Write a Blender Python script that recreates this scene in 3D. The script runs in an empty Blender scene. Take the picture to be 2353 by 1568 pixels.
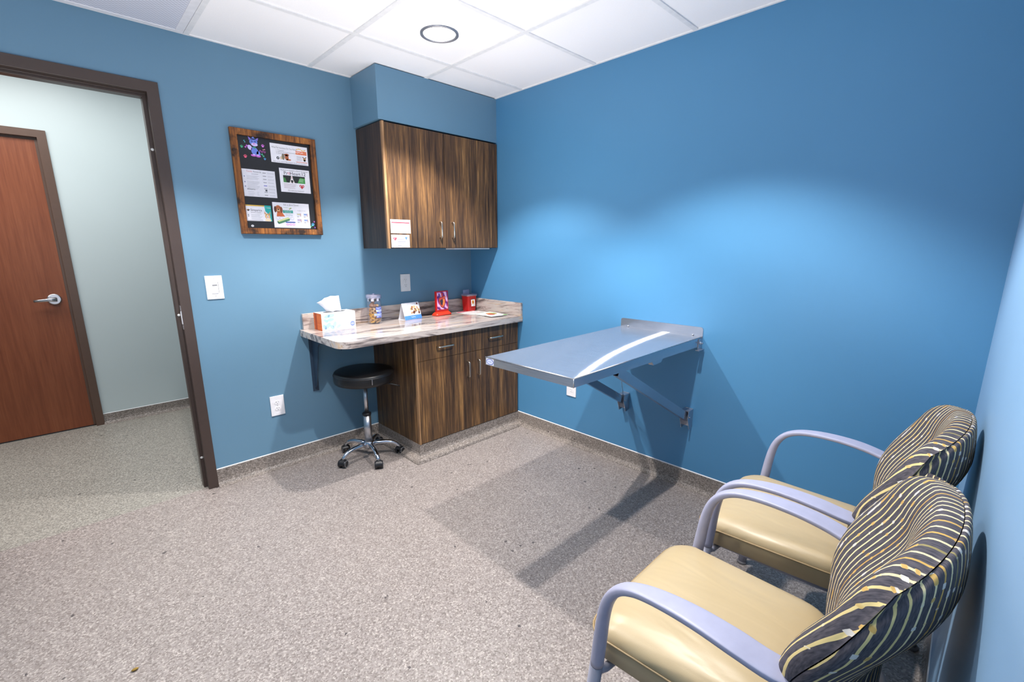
import bpy, math, random
from mathutils import Vector, Matrix
random.seed(7)
PI = math.pi
C = bpy.context.scene.collection

# ------------------------------------------------------------------ materials
def lin(c):
    return tuple(((v/255)/12.92 if v/255 <= .04045 else ((v/255+.055)/1.055)**2.4) for v in c) + (1,)
MATS = {}
class NB:
    """tiny node builder"""
    def __init__(s, name):
        s.m = bpy.data.materials.new(name); s.m.use_nodes = True
        s.nt = s.m.node_tree; s.b = s.nt.nodes['Principled BSDF']; s.out = s.nt.nodes['Material Output']
    def n(s, typ, _props=None, **ins):
        nd = s.nt.nodes.new(typ)
        for k, v in (_props or {}).items(): setattr(nd, k, v)
        for k, v in ins.items():
            k2 = int(k[1:]) if k[0] == '_' and k[1:].isdigit() else k.replace('_', ' ')
            s.set(nd, k2, v)
        return nd
    def set(s, nd, k, v):
        sock = nd.inputs[k]
        if isinstance(v, bpy.types.NodeSocket): s.nt.links.new(v, sock)
        elif isinstance(v, bpy.types.Node): s.nt.links.new(v.outputs[0], sock)
        else: sock.default_value = v
    def ramp(s, fac, stops, mode='LINEAR'):
        r = s.nt.nodes.new('ShaderNodeValToRGB'); r.color_ramp.interpolation = mode
        el = r.color_ramp.elements
        while len(el) < len(stops): el.new(.5)
        for e, (p, c) in zip(el, stops): e.position = p; e.color = lin(c) if len(c) == 3 else c
        s.set(r, 'Fac', fac); return r.outputs[0]
    def math(s, op, a, b=0.0, c=0.0):
        nd = s.nt.nodes.new('ShaderNodeMath'); nd.operation = op
        s.set(nd, 0, a); s.set(nd, 1, b); s.set(nd, 2, c); return nd.outputs[0]
    def mix(s, fac, a, b, blend='MIX'):
        nd = s.nt.nodes.new('ShaderNodeMix'); nd.data_type = 'RGBA'; nd.blend_type = blend
        s.set(nd, 0, fac); s.set(nd, 6, lin(a) if isinstance(a, tuple) and len(a) == 3 else a)
        s.set(nd, 7, lin(b) if isinstance(b, tuple) and len(b) == 3 else b); return nd.outputs[2]
    def coord(s, which='Object', scale=(1, 1, 1), rot=(0, 0, 0)):
        t = s.nt.nodes.new('ShaderNodeTexCoord')
        mp = s.nt.nodes.new('ShaderNodeMapping')
        mp.inputs['Scale'].default_value = scale; mp.inputs['Rotation'].default_value = rot
        s.nt.links.new(t.outputs[which], mp.inputs['Vector']); return mp.outputs[0]
    def noise(s, vec, scale, detail=3, rough=.5, dist=0.0):
        nd = s.n('ShaderNodeTexNoise', None, Scale=scale, Detail=detail, Roughness=rough, Distortion=dist, Vector=vec)
        return nd.outputs[0]
    def bump(s, h, strength=.2, dist=.002):
        nd = s.n('ShaderNodeBump', None, Strength=strength, Distance=dist, Height=h)
        s.set(s.b, 'Normal', nd.outputs[0])
    def base(s, col=None, rough=.5, metal=0.0, spec=.5):
        if col is not None: s.set(s.b, 'Base Color', lin(col) if isinstance(col, tuple) and len(col) == 3 else col)
        s.set(s.b, 'Roughness', rough); s.b.inputs['Metallic'].default_value = metal
        s.b.inputs['Specular IOR Level'].default_value = spec
        return s
def plain(name, col, rough=.5, metal=0.0, spec=.5, emit=0, bump=0):
    if name in MATS: return MATS[name]
    q = NB(name).base(None, rough, metal, spec)
    v = q.noise(q.coord('Object'), 35, 2)
    q.set(q.b, 'Base Color', q.mix(v, tuple(c*.95 for c in col), tuple(min(255, c*1.04) for c in col)))
    if bump: q.bump(q.noise(q.coord('Object'), 400, 2), bump, .001)
    if emit:
        q.b.inputs['Emission Color'].default_value = lin(col); q.b.inputs['Emission Strength'].default_value = emit
    MATS[name] = q.m; return q.m
def ink(col):
    return plain('print_%02x%02x%02x' % tuple(int(c) for c in col), col, .55)
def paint(name, c, rough=.42):
    q = NB(name).base(None, rough, 0, .4)
    v = q.noise(q.coord('Object'), 1.3, 3)
    q.set(q.b, 'Base Color', q.mix(v, tuple(x*.97 for x in c), tuple(min(255, x*1.02) for x in c)))
    q.bump(q.noise(q.coord('Object'), 260, 2), .08, .001)
    return q.m
def speckle(name, stops, scale=190):
    q = NB(name).base(None, .42, 0, .4)
    co = q.coord('Object')
    v = q.n('ShaderNodeTexVoronoi', None, Scale=scale, Vector=co)
    w = q.n('ShaderNodeTexVoronoi', None, Scale=scale*.45, Vector=co)
    sep = q.n('ShaderNodeSeparateColor', None, Color=v.outputs['Color'])
    sep2 = q.n('ShaderNodeSeparateColor', None, Color=w.outputs['Color'])
    col = q.ramp(sep.outputs[0], stops)
    fleck = q.math('GREATER_THAN', sep2.outputs[1], .9985)
    col = q.mix(fleck, col, (58, 54, 56))
    big = q.noise(co, 2.2, 3)
    col = q.mix(q.math('MULTIPLY', big, .18), col, (168, 156, 150), 'MIX')
    q.set(q.b, 'Base Color', col)
    q.bump(sep.outputs[1], .12, .001)
    return q.m
def wood(name, cols, vert=True, scale=1.0, rough=.4, knots=0):
    q = NB(name).base(None, rough, 0, .4)
    s = (1, 1, .045) if vert else (.045, 1, 1)
    co = q.coord('Object', tuple(v*scale for v in s))
    big = q.noise(co, 9, 3, .55, 1.2)
    fine = q.noise(co, 95, 4, .65, .3)
    mid = q.noise(co, 28, 3, .6, .6)
    f = q.math('ADD', q.math('MULTIPLY', big, .33), q.math('ADD', q.math('MULTIPLY', mid, .40), q.math('MULTIPLY', fine, .60)))
    f = q.math('MULTIPLY_ADD', f, 2.5, -1.20)
    col = q.ramp(f, cols)
    if knots:
        k = q.noise(q.coord('Object', (14, 14, 14)), 1, 4, .6)
        col = q.mix(q.ramp(k, [(.5, (0, 0, 0)), (.66, (255, 255, 255))]), col, (44, 26, 16))
    q.set(q.b, 'Base Color', col)
    q.bump(fine, .08, .001)
    return q.m
def m_counter(name='stone_look_laminate', sc=(.20, 1.5, 1.5), rot=(0, 0, .10)):
    q = NB(name).base(None, .13, 0, .5)
    co = q.coord('Object', sc, rot)
    warp = q.noise(co, 2.2, 3, .5)
    va = q.n('ShaderNodeVectorMath', {'operation': 'MULTIPLY_ADD'}, _0=co, _1=(1, 1, 1))
    q.set(va, 2, q.n('ShaderNodeCombineXYZ', None, X=0.0, Y=q.math('MULTIPLY', warp, .55), Z=q.math('MULTIPLY', warp, .5)))
    n1 = q.noise(va.outputs[0], 11, 5, .62, .4)
    col = q.ramp(n1, [(.30, (62, 57, 58)), (.40, (128, 118, 115)), (.47, (186, 174, 168)), (.55, (190, 181, 176)), (.63, (198, 172, 146)), (.70, (150, 133, 122)), (.8, (196, 187, 181))])
    n2 = q.noise(va.outputs[0], 34, 4, .6)
    col = q.mix(q.ramp(n2, [(.56, (0, 0, 0)), (.64, (150, 150, 150))]), col, (96, 88, 88))
    n3 = q.noise(va.outputs[0], 5, 2)
    col = q.mix(q.ramp(n3, [(.62, (0, 0, 0)), (.7, (120, 120, 120))]), col, (160, 104, 76))
    q.set(q.b, 'Base Color', col); return q.m
def m_steel(name, aniso):
    q = NB(name)
    q.nt.nodes.remove(q.b)
    co = q.coord('Object', (90, 2, 90))
    n1 = q.noise(co, 6, 3)
    col = q.ramp(n1, [(.3, (176, 180, 188)), (.7, (206, 209, 216))])
    g = q.n('ShaderNodeBsdfAnisotropic', None, Color=col, Roughness=.24)
    g.inputs['Roughness'].default_value = .24
    if aniso:
        g.inputs['Roughness'].default_value = .15; g.inputs['Anisotropy'].default_value = -.94
        tg = q.n('ShaderNodeTangent', {'direction_type': 'UV_MAP', 'uv_map': 'UVMap'})
        q.set(g, 'Tangent', tg.outputs[0])
    g2 = q.n('ShaderNodeBsdfAnisotropic', None, Color=col, Roughness=.2)
    d = q.n('ShaderNodeBsdfDiffuse', None, Color=lin((165, 175, 195)))
    mx = q.n('ShaderNodeMixShader', None, Fac=.38 if aniso else .0); q.set(mx, 1, g2.outputs[0]); q.set(mx, 2, g.outputs[0])
    mx2 = q.n('ShaderNodeMixShader', None, Fac=.18); q.set(mx2, 1, mx.outputs[0]); q.set(mx2, 2, d.outputs[0])
    q.nt.links.new(mx2.outputs[0], q.out.inputs['Surface']); return q.m
def m_clear(name, tint, refl=.12, opac=.12):
    q = NB(name); q.nt.nodes.remove(q.b)
    t = q.n('ShaderNodeBsdfTransparent', None, Color=lin(tint))
    g = q.n('ShaderNodeBsdfAnisotropic', None, Roughness=.05)
    d = q.n('ShaderNodeBsdfDiffuse', None, Color=lin(tint))
    lw = q.n('ShaderNodeLayerWeight', None, Blend=.35)
    f = q.math('ADD', q.math('MULTIPLY', lw.outputs['Facing'], .45), refl)
    m1 = q.n('ShaderNodeMixShader', None, Fac=opac); q.set(m1, 1, t.outputs[0]); q.set(m1, 2, d.outputs[0])
    m2 = q.n('ShaderNodeMixShader', None, Fac=f); q.set(m2, 1, m1.outputs[0]); q.set(m2, 2, g.outputs[0])
    q.nt.links.new(m2.outputs[0], q.out.inputs['Surface']); return q.m
def m_fabric():
    q = NB('striped_upholstery').base(None, .8, 0, .25)
    uv = q.n('ShaderNodeUVMap', {'uv_map': 'UVMap'}).outputs[0]
    sp = q.n('ShaderNodeSeparateXYZ', None, Vector=uv)
    U, V = sp.outputs[0], sp.outputs[1]
    wob = q.noise(uv, 5, 2)
    u2 = q.math('ADD', q.math('MULTIPLY', U, 42), q.math('MULTIPLY', wob, 1.6))
    idx = q.math('FLOOR', u2); fr = q.math('ABSOLUTE', q.math('SUBTRACT', q.math('FRACT', u2), .5))
    rnd = q.n('ShaderNodeTexWhiteNoise', {'noise_dimensions': '1D'}, W=idx)
    # blobs along each line
    cv = q.n('ShaderNodeCombineXYZ', None, X=q.math('MULTIPLY', idx, 7.3), Y=q.math('MULTIPLY', V, 44), Z=0.0)
    bl = q.noise(cv.outputs[0], 1.0, 1)
    blob = q.ramp(bl, [(.60, (0, 0, 0)), (.64, (255, 255, 255))])
    side = q.math('MULTIPLY', blob, .10)
    width = q.math('ADD', .105, side)
    line = q.math('LESS_THAN', fr, width)
    colA = q.ramp(rnd.outputs[0], [(0, (236, 218, 168)), (.5, (226, 204, 142)), (.75, (206, 166, 92)), (.9, (150, 138, 92))], 'CONSTANT')
    rb = q.n('ShaderNodeTexWhiteNoise', {'noise_dimensions': '2D'}, Vector=q.n('ShaderNodeCombineXYZ', None, X=idx, Y=q.math('FLOOR', q.math('MULTIPLY', V, 9)), Z=0.0).outputs[0])
    colB = q.ramp(rb.outputs[0], [(0, (214, 208, 200)), (.55, (206, 168, 98))], 'CONSTANT')
    col = q.mix(blob, colA, colB)
    wv = q.noise(q.n('ShaderNodeVectorMath', {'operation': 'MULTIPLY'}, _0=uv, _1=(330, 60, 1)).outputs[0], 1, 2)
    ground = q.ramp(wv, [(.3, (62, 60, 68)), (.7, (98, 93, 99))])
    q.set(q.b, 'Base Color', q.mix(line, ground, col))
    q.bump(wv, .25, .001)
    return q.m
def m_vinyl():
    q = NB('tan_vinyl').base(None, .36, 0, .45)
    co = q.coord('Object')
    q.set(q.b, 'Base Color', q.mix(q.noise(co, 3, 2), (168, 149, 114), (180, 162, 129)))
    st = q.coord('Object', (5.5, 1.6, 1), (0, 0, .35))
    w = q.noise(st, 2.4, 2, .4, .5)
    nd = q.n('ShaderNodeBump', None, Strength=.35, Distance=.02, Height=w)
    nd2 = q.n('ShaderNodeBump', None, Strength=.1, Distance=.001, Height=q.noise(co, 500, 2), Normal=nd.outputs[0])
    q.set(q.b, 'Normal', nd2.outputs[0]); return q.m
def m_lens():
    q = NB('prismatic_diffuser').base(None, .35)
    co = q.coord('Object', (1, 1, 0))
    ck = q.n('ShaderNodeTexChecker', None, Scale=95, Vector=co)
    q.set(q.b, 'Base Color', q.mix(ck.outputs['Fac'], (196, 197, 210), (226, 227, 238)))
    q.bump(ck.outputs['Fac'], .3, .002); return q.m
def m_tile():
    q = NB('ceiling_tile').base(None, .9, 0, .1)
    co = q.coord('Object')
    n = q.noise(co, 180, 3)
    q.set(q.b, 'Base Color', q.mix(n, (244, 242, 243), (250, 248, 249)))
    q.bump(n, .15, .002); return q.m
def m_weave():
    q = NB('orange_weave_print').base(None, .6)
    br = q.n('ShaderNodeTexBrick', None, Scale=60, Vector=q.coord('Object', (1, 1, 1), (PI/2, 0, PI/2)), Color1=lin((206, 98, 44)), Color2=lin((222, 118, 58)), Mortar=lin((170, 70, 30)))
    q.set(q.b, 'Base Color', br.outputs[0]); return q.m
def m_heart():
    q = NB('anatomy_print').base(None, .35)
    co = q.coord('Object')
    w = q.n('ShaderNodeTexWave', {'bands_direction': 'DIAGONAL'}, Scale=9.0, Distortion=9.0, Detail=2.0, Vector=co)
    q.set(q.b, 'Base Color', q.ramp(w.outputs['Fac'], [(0, (70, 30, 105)), (.3, (176, 70, 160)), (.6, (214, 140, 205)), (1, (238, 205, 232))])); return q.m

M = {}
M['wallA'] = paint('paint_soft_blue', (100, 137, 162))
M['wallB'] = paint('paint_deep_blue', (78, 135, 177))  # deeper, more saturated blue than on the back wall
M['wallC'] = paint('paint_glare_blue', (138, 176, 212), .5)  # overexposure at the grazing angle put into a paler blue
M['hall'] = paint('paint_grey_green', (196, 208, 209))
M['floor'] = speckle('speckled_vinyl_floor', [(0, (104, 95, 92)), (.2, (125, 116, 112)), (.5, (139, 131, 127)), (.8, (152, 143, 139)), (1, (180, 170, 164))])
M['floorh'] = speckle('speckled_floor_hall_lit', [(0, (102, 100, 94)), (.2, (126, 123, 116)), (.5, (142, 139, 131)), (.8, (156, 153, 144)), (1, (176, 172, 163))])  # same flooring; greyer tone paints in the different light of the hall
M['base'] = speckle('speckled_cove', [(0, (88, 81, 76)), (.2, (110, 102, 96)), (.5, (130, 121, 114)), (.8, (146, 137, 130)), (1, (170, 160, 153))])
M['caulk'] = plain('white_caulk', (225, 225, 225))
M['tile'] = m_tile()
M['grid'] = plain('ceiling_grid_white', (234, 233, 234), .5)
M['white'] = plain('white_plastic', (236, 234, 238), .35)
M['offwhite'] = plain('ivory_plastic', (222, 222, 222), .4)
M['dark'] = plain('dark_slot', (38, 38, 42), .6)
M['bronze'] = plain('bronze_painted_steel', (66, 53, 48), .38)
M['bronze2'] = plain('brown_painted_steel', (92, 70, 58), .38)
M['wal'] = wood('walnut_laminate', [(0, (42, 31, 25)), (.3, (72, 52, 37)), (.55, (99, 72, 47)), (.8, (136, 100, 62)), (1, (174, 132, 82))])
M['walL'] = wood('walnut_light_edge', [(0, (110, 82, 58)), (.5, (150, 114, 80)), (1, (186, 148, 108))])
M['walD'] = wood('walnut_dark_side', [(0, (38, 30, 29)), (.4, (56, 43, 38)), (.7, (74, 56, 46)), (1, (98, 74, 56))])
M['door'] = wood('reddish_oak_veneer', [(0, (114, 60, 37)), (.4, (128, 70, 44)), (.7, (136, 77, 49)), (1, (146, 86, 57))])
M['rust'] = wood('rustic_burnt_wood', [(0, (50, 28, 14)), (.35, (112, 66, 30)), (.65, (158, 98, 44)), (1, (196, 132, 66))], True, 1.0, .5, 1)
M['counter'] = m_counter()
M['counter2'] = m_counter('stone_look_laminate_side', (1.5, .22, 1.3), (.22, 0, 0))
M['steelA'] = m_steel('brushed_steel', True)
M['steel'] = m_steel('satin_steel', False)
M['chrome'] = plain('chrome', (205, 208, 216), .08, 1.0)
M['nickel'] = plain('satin_nickel', (206, 198, 186), .28, 1.0)
M['alu'] = plain('brushed_aluminium', (200, 200, 204), .3, 1.0)
M['slate'] = plain('slate_painted_steel', (44, 62, 82), .45)
M['black'] = plain('black_vinyl', (20, 20, 22), .38, bump=.15)
M['blackp'] = plain('black_plastic', (26, 26, 30), .4)
M['greyrim'] = plain('grey_rubber', (128, 130, 134), .5)
M['board'] = plain('black_board', (24, 25, 31), .55)
M['lens'] = m_lens()
M['glow'] = plain('lit_diffuser', (255, 252, 250), .5, emit=7)
M['ring'] = plain('grey_reflector_ring', (150, 152, 160), .3, .6)
M['fabric'] = m_fabric()
M['vinyl'] = m_vinyl()
M['stitch'] = plain('stitched_seam', (150, 128, 92), .5)
M['grey'] = plain('lavender_grey_paint', (150, 150, 164), .4)
M['greyarm'] = plain('lavender_grey_arm', (160, 161, 184), .42)
M['greyd'] = plain('grey_leg_paint', (112, 110, 114), .45)
M['under'] = plain('dark_seat_underside', (60, 58, 58), .8)
M['paper'] = plain('white_paper', (236, 235, 240), .7)
M['tissue'] = plain('soft_tissue', (240, 240, 246), .9)
M['weave'] = m_weave()
M['red'] = plain('red_plastic', (196, 22, 20), .3)
M['orange'] = plain('orange_red_plastic', (226, 62, 34), .3)
M['clear'] = m_clear('clear_plastic', (250, 250, 254), .03, .03)
M['clearlid'] = m_clear('clear_lid', (232, 226, 244), .08, .22)
M['anat'] = m_heart()
M['bisc'] = plain('biscuit_tan', (198, 158, 108), .8, bump=.3)
M['bisc2'] = plain('biscuit_brown', (142, 102, 76), .8, bump=.3)
M['bisc3'] = plain('biscuit_yellow', (214, 164, 70), .8, bump=.3)

# ------------------------------------------------------------------ mesh helpers
class MB:
    def __init__(s): s.v = []; s.f = []; s.mi = []; s.sm = []; s.uv = {}
    def add(s, verts, faces, mi=0, smooth=False, mat=None):
        o = len(s.v)
        s.v += [(mat @ Vector(v) if mat else Vector(v)) for v in verts]
        for f in faces: s.f.append(tuple(i+o for i in f)); s.mi.append(mi); s.sm.append(smooth)
        return o
    def box(s, x0, x1, y0, y1, z0, z1, mi=0, mat=None):
        v = [(x, y, z) for x in (x0, x1) for y in (y0, y1) for z in (z0, z1)]
        s.add(v, [(0, 1, 3, 2), (4, 6, 7, 5), (0, 4, 5, 1), (2, 3, 7, 6), (0, 2, 6, 4), (1, 5, 7, 3)], mi, False, mat); return s
    def prism(s, poly, z0, z1, mi=0, mat=None, smooth=False):
        n = len(poly)
        v = [(x, y, z0) for x, y in poly] + [(x, y, z1) for x, y in poly]
        s.add(v, [tuple(range(n-1, -1, -1)), tuple(range(n, 2*n))], mi, False, mat)
        s.add(v, [(i, (i+1) % n, (i+1) % n+n, i+n) for i in range(n)], mi, smooth, mat); return s
    def rings(s, loops, mi=0, smooth=True, cap0=True, cap1=True, mat=None, closed=True):
        n = len(loops[0]); v = [p for l in loops for p in l]; f = []
        for i in range(len(loops)-1):
            for j in range(n if closed else n-1):
                k = (j+1) % n; f.append((i*n+j, i*n+k, (i+1)*n+k, (i+1)*n+j))
        o = s.add(v, f, mi, smooth, mat)
        if cap0: s.f.append(tuple(o+j for j in range(n-1, -1, -1))); s.mi.append(mi); s.sm.append(False)
        if cap1: s.f.append(tuple(o+(len(loops)-1)*n+j for j in range(n))); s.mi.append(mi); s.sm.append(False)
        return s
    def lathe(s, prof, c=(0, 0, 0), seg=32, mi=0, mat=None, cap0=True, cap1=True):
        loops = [[(c[0]+r*math.cos(2*PI*j/seg), c[1]+r*math.sin(2*PI*j/seg), c[2]+z) for j in range(seg)] for r, z in prof]
        return s.rings(loops, mi, True, cap0, cap1, mat)
    def tube(s, path, r, seg=12, mi=0, cap=True, side=(1, 0, 0), flat=None, mat=None):
        """sweep; r number or list; flat: list of (half width, half height, squareness)"""
        P = [Vector(p) for p in path]; loops = []
        for i, p in enumerate(P):
            t = (P[min(i+1, len(P)-1)]-P[max(i-1, 0)]).normalized()
            sd = Vector(side); sd = (sd-t*sd.dot(t))
            if sd.length < 1e-4: sd = Vector((0, 1, 0))-t*t.y
            sd.normalize(); up = t.cross(sd)
            w, h, e = flat[i] if flat else ((r[i] if isinstance(r, (list, tuple)) else r,)*2 + (1,))
            L = []
            for j in range(seg):
                a = 2*PI*j/seg; ca, sa = math.cos(a), math.sin(a)
                L.append(p+sd*(w*math.copysign(abs(ca)**e, ca))+up*(h*math.copysign(abs(sa)**e, sa)))
            loops.append(L)
        return s.rings(loops, mi, True, cap, cap, mat)
    def ball(s, c, r, mi=0, seg=12, sx=1, sy=1, sz=1):
        n = seg//2
        pr = [(max(1e-4, r*math.sin(PI*i/n)), -r*math.cos(PI*i/n)) for i in range(n+1)]
        loops = [[(c[0]+sx*q*math.cos(2*PI*j/seg), c[1]+sy*q*math.sin(2*PI*j/seg), c[2]+sz*z) for j in range(seg)] for q, z in pr]
        return s.rings(loops, mi, True, True, True)
    def build(s, name, mats, parent=None, bevel=0, origin=None, seg=2):
        if not isinstance(mats, (list, tuple)): mats = [mats]
        off = Vector((0, 0, 0))
        if origin is not None: off = Vector(origin)
        elif parent is not None:
            r = parent
            while r.parent: r = r.parent
            off = r.location.copy()
        me = bpy.data.meshes.new(name)
        me.from_pydata([tuple(v-off) for v in s.v], [], s.f)
        for m in mats: me.materials.append(m)
        for p, mi, sm in zip(me.polygons, s.mi, s.sm): p.material_index = mi; p.use_smooth = sm
        if s.uv:
            ul = me.uv_layers.new(name='UVMap')
            for l in me.loops: ul.data[l.index].uv = s.uv.get(l.vertex_index, (0, 0))
        me.update()
        o = bpy.data.objects.new(name, me); C.objects.link(o)
        if parent is not None: o.parent = parent
        elif origin is not None: o.location = off
        if bevel:
            b = o.modifiers.new('bevel', 'BEVEL'); b.width = bevel; b.segments = seg; b.limit_method = 'ANGLE'; b.angle_limit = .6
        return o
    def fixn(s): return s
def recalc(o):
    import bmesh
    bm = bmesh.new(); bm.from_mesh(o.data); bmesh.ops.recalc_face_normals(bm, faces=bm.faces); bm.to_mesh(o.data); bm.free(); return o
def thing(name, label, cat, loc=(0, 0, 0), group=None):
    o = bpy.data.objects.new(name, None); C.objects.link(o); o.location = loc; o.empty_display_size = .05
    return tag(o, label, cat, group)
def tag(o, label, cat, group=None):
    o['label'] = label; o['category'] = cat
    if group: o['group'] = group
    return o
def struct(o):
    o['kind'] = 'structure'; return o
def rrect(x0, x1, y0, y1, r, n=5):
    pts = []
    for cx, cy, a0 in ((x1-r, y1-r, 0), (x0+r, y1-r, PI/2), (x0+r, y0+r, PI), (x1-r, y0+r, 1.5*PI)):
        for i in range(n+1):
            a = a0+PI/2*i/n; pts.append((cx+r*math.cos(a), cy+r*math.sin(a)))
    return pts
def text_mesh(body, size, align='CENTER'):
    cu = bpy.data.curves.new('lettering', 'FONT'); cu.body = body; cu.size = size; cu.align_x = align; cu.align_y = 'CENTER'
    cu.resolution_u = 2
    ob = bpy.data.objects.new('lettering', cu); C.objects.link(ob)
    bpy.context.view_layer.update()
    me = bpy.data.meshes.new_from_object(ob.evaluated_get(bpy.context.evaluated_depsgraph_get()))
    vs = [v.co.copy() for v in me.vertices]; fs = [tuple(p.vertices) for p in me.polygons]
    bpy.data.objects.remove(ob); bpy.data.curves.remove(cu); bpy.data.meshes.remove(me)
    return vs, fs
class Flat:
    """a printed sheet: layers of flat shapes on a plane given by a matrix (u right, v up, +w towards the viewer)"""
    def __init__(s, mat): s.m = mat; s.b = MB(); s.mats = []; s.step = .00025
    def mi(s, col):
        m = ink(col) if isinstance(col, tuple) else col
        if m not in s.mats: s.mats.append(m)
        return s.mats.index(m)
    def slab(s, u0, u1, v0, v1, th, col): s.b.box(u0, u1, v0, v1, -th, 0, s.mi(col), s.m); return s
    def poly(s, pts, col, L=1):
        s.b.add([(u, v, L*s.step) for u, v in pts], [tuple(range(len(pts)))], s.mi(col), False, s.m); return s
    def rect(s, u0, u1, v0, v1, col, L=1): return s.poly([(u0, v0), (u1, v0), (u1, v1), (u0, v1)], col, L)
    def ell(s, u, v, a, b, col, L=1, n=16, rot=0):
        c, d = math.cos(rot), math.sin(rot)
        return s.poly([(u+a*math.cos(t)*c-b*math.sin(t)*d, v+a*math.cos(t)*d+b*math.sin(t)*c) for t in [2*PI*i/n for i in range(n)]], col, L)
    def heart(s, u, v, r, col, L=1):
        p = []
        for i in range(24):
            t = 2*PI*i/24
            p.append((u+r*16*math.sin(t)**3/17, v+r*(13*math.cos(t)-5*math.cos(2*t)-2*math.cos(3*t)-math.cos(4*t))/17))
        return s.poly(p[::-1], col, L)
    def text(s, body, u, v, size, col, L=2, align='CENTER', wid=None):
        vs, fs = text_mesh(body, size, align)
        k = 1.0
        if wid and vs:
            w = max(q.x for q in vs)-min(q.x for q in vs); k = wid/w
        s.b.add([(q.x*k+u, q.y+v, L*s.step) for q in vs], fs, s.mi(col), False, s.m); return s
    def lines(s, u0, u1, v, n, gap, col=(150, 150, 158), h=.0022, ragged=.25, L=1):
        for i in range(n):
            e = u1-(u1-u0)*ragged*random.random()
            s.rect(u0, e, v-i*gap-h/2, v-i*gap+h/2, col, L)
        return s
    def paw(s, u, v, r, col, L=1):
        s.ell(u, v-.2*r, .55*r, .45*r, col, L)
        for dx, dy in ((-.62, .3), (-.22, .68), (.25, .68), (.65, .3)): s.ell(u+dx*r, v+dy*r, .19*r, .26*r, col, L, 10)
        return s
    def bone(s, u, v, r, col, rot=0, L=1):
        c, d = math.cos(rot), math.sin(rot)
        def R(x, y): return (u+x*c-y*d, v+x*d+y*c)
        s.poly([R(-.7*r, -.2*r), R(.7*r, -.2*r), R(.7*r, .2*r), R(-.7*r, .2*r)], col, L)
        for x in (-.75, .75):
            for y in (-.24, .24):
                q = R(x*r, y*r); s.ell(q[0], q[1], .3*r, .3*r, col, L, 10)
        return s
    def build(s, name, parent=None, origin=None): return s.b.build(name, s.mats, parent, 0, origin)
def wallA_plane(x, z, y): return Matrix.Translation((x, y, z)) @ Matrix(((1, 0, 0, 0), (0, 0, -1, 0), (0, 1, 0, 0), (0, 0, 0, 1)))
def wallB_plane(y, z, x): return Matrix.Translation((x, y, z)) @ Matrix(((0, 0, -1, 0), (-1, 0, 0, 0), (0, 1, 0, 0), (0, 0, 0, 1)))

# ------------------------------------------------------------------ the room
H = 2.4377; XL = -3.05; YC0 = -3.043; YC1 = -3.083
XS, SD, ZC = -.962, .325, 2.1405
DX0, DX1, DZ = -2.99, -1.9794, 2.1842          # door frame outer edges
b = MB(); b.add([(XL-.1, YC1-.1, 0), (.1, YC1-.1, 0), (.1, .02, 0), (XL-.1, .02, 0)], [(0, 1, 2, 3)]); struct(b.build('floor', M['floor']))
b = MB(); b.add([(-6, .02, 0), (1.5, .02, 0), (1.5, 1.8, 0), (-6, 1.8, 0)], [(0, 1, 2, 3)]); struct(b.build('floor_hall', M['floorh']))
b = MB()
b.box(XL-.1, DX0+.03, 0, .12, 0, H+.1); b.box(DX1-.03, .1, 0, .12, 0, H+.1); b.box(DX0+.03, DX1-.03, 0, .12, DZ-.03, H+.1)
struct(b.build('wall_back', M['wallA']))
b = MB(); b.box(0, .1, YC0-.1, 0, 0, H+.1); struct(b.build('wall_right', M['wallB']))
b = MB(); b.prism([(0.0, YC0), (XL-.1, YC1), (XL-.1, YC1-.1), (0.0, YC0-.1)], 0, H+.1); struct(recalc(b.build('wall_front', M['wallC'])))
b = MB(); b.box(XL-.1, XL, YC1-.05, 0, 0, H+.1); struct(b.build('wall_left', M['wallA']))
b = MB(); b.box(XS, 0, -SD, 0, ZC, H); struct(b.build('wall_soffit', M['wallA']))
# ceiling: tiles in a grid
gx = [0, -.605, -1.217, -1.830, -2.440, -3.05]; gy = [0, -.592, -1.198, -1.805, -2.411, -3.017]
b = MB()
b.box(XL, 0, YC1, 0, H+.006, H+.05, 0)
for x in gx: b.box(x-.012, x+.012, YC1, 0, H, H+.008, 1)
for y in gy: b.box(XL, 0, y-.012, y+.012, H+.0005, H+.008, 1)
struct(b.build('ceiling', [M['tile'], M['grid']]))
# hallway beyond the door
b = MB(); b.box(-6, -3.40, 1.78, 1.9, 0, 2.7); b.box(-2.41, 1.5, 1.78, 1.9, 0, 2.7); b.box(-3.40, -2.41, 1.78, 1.9, 2.19, 2.7); struct(b.build('wall_hall', M['hall']))
b = MB(); b.box(-6, 1.5, .12, 1.88, 2.7, 2.75); struct(b.build('ceiling_hall', M['tile']))
b = MB(); b.box(1.5, 1.6, .02, 1.88, 0, 2.75); struct(b.build('wall_hall_right', M['hall']))
b = MB(); b.box(-6.1, -6, .02, 1.88, 0, 2.75); struct(b.build('wall_hall_left', M['hall']))
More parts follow.
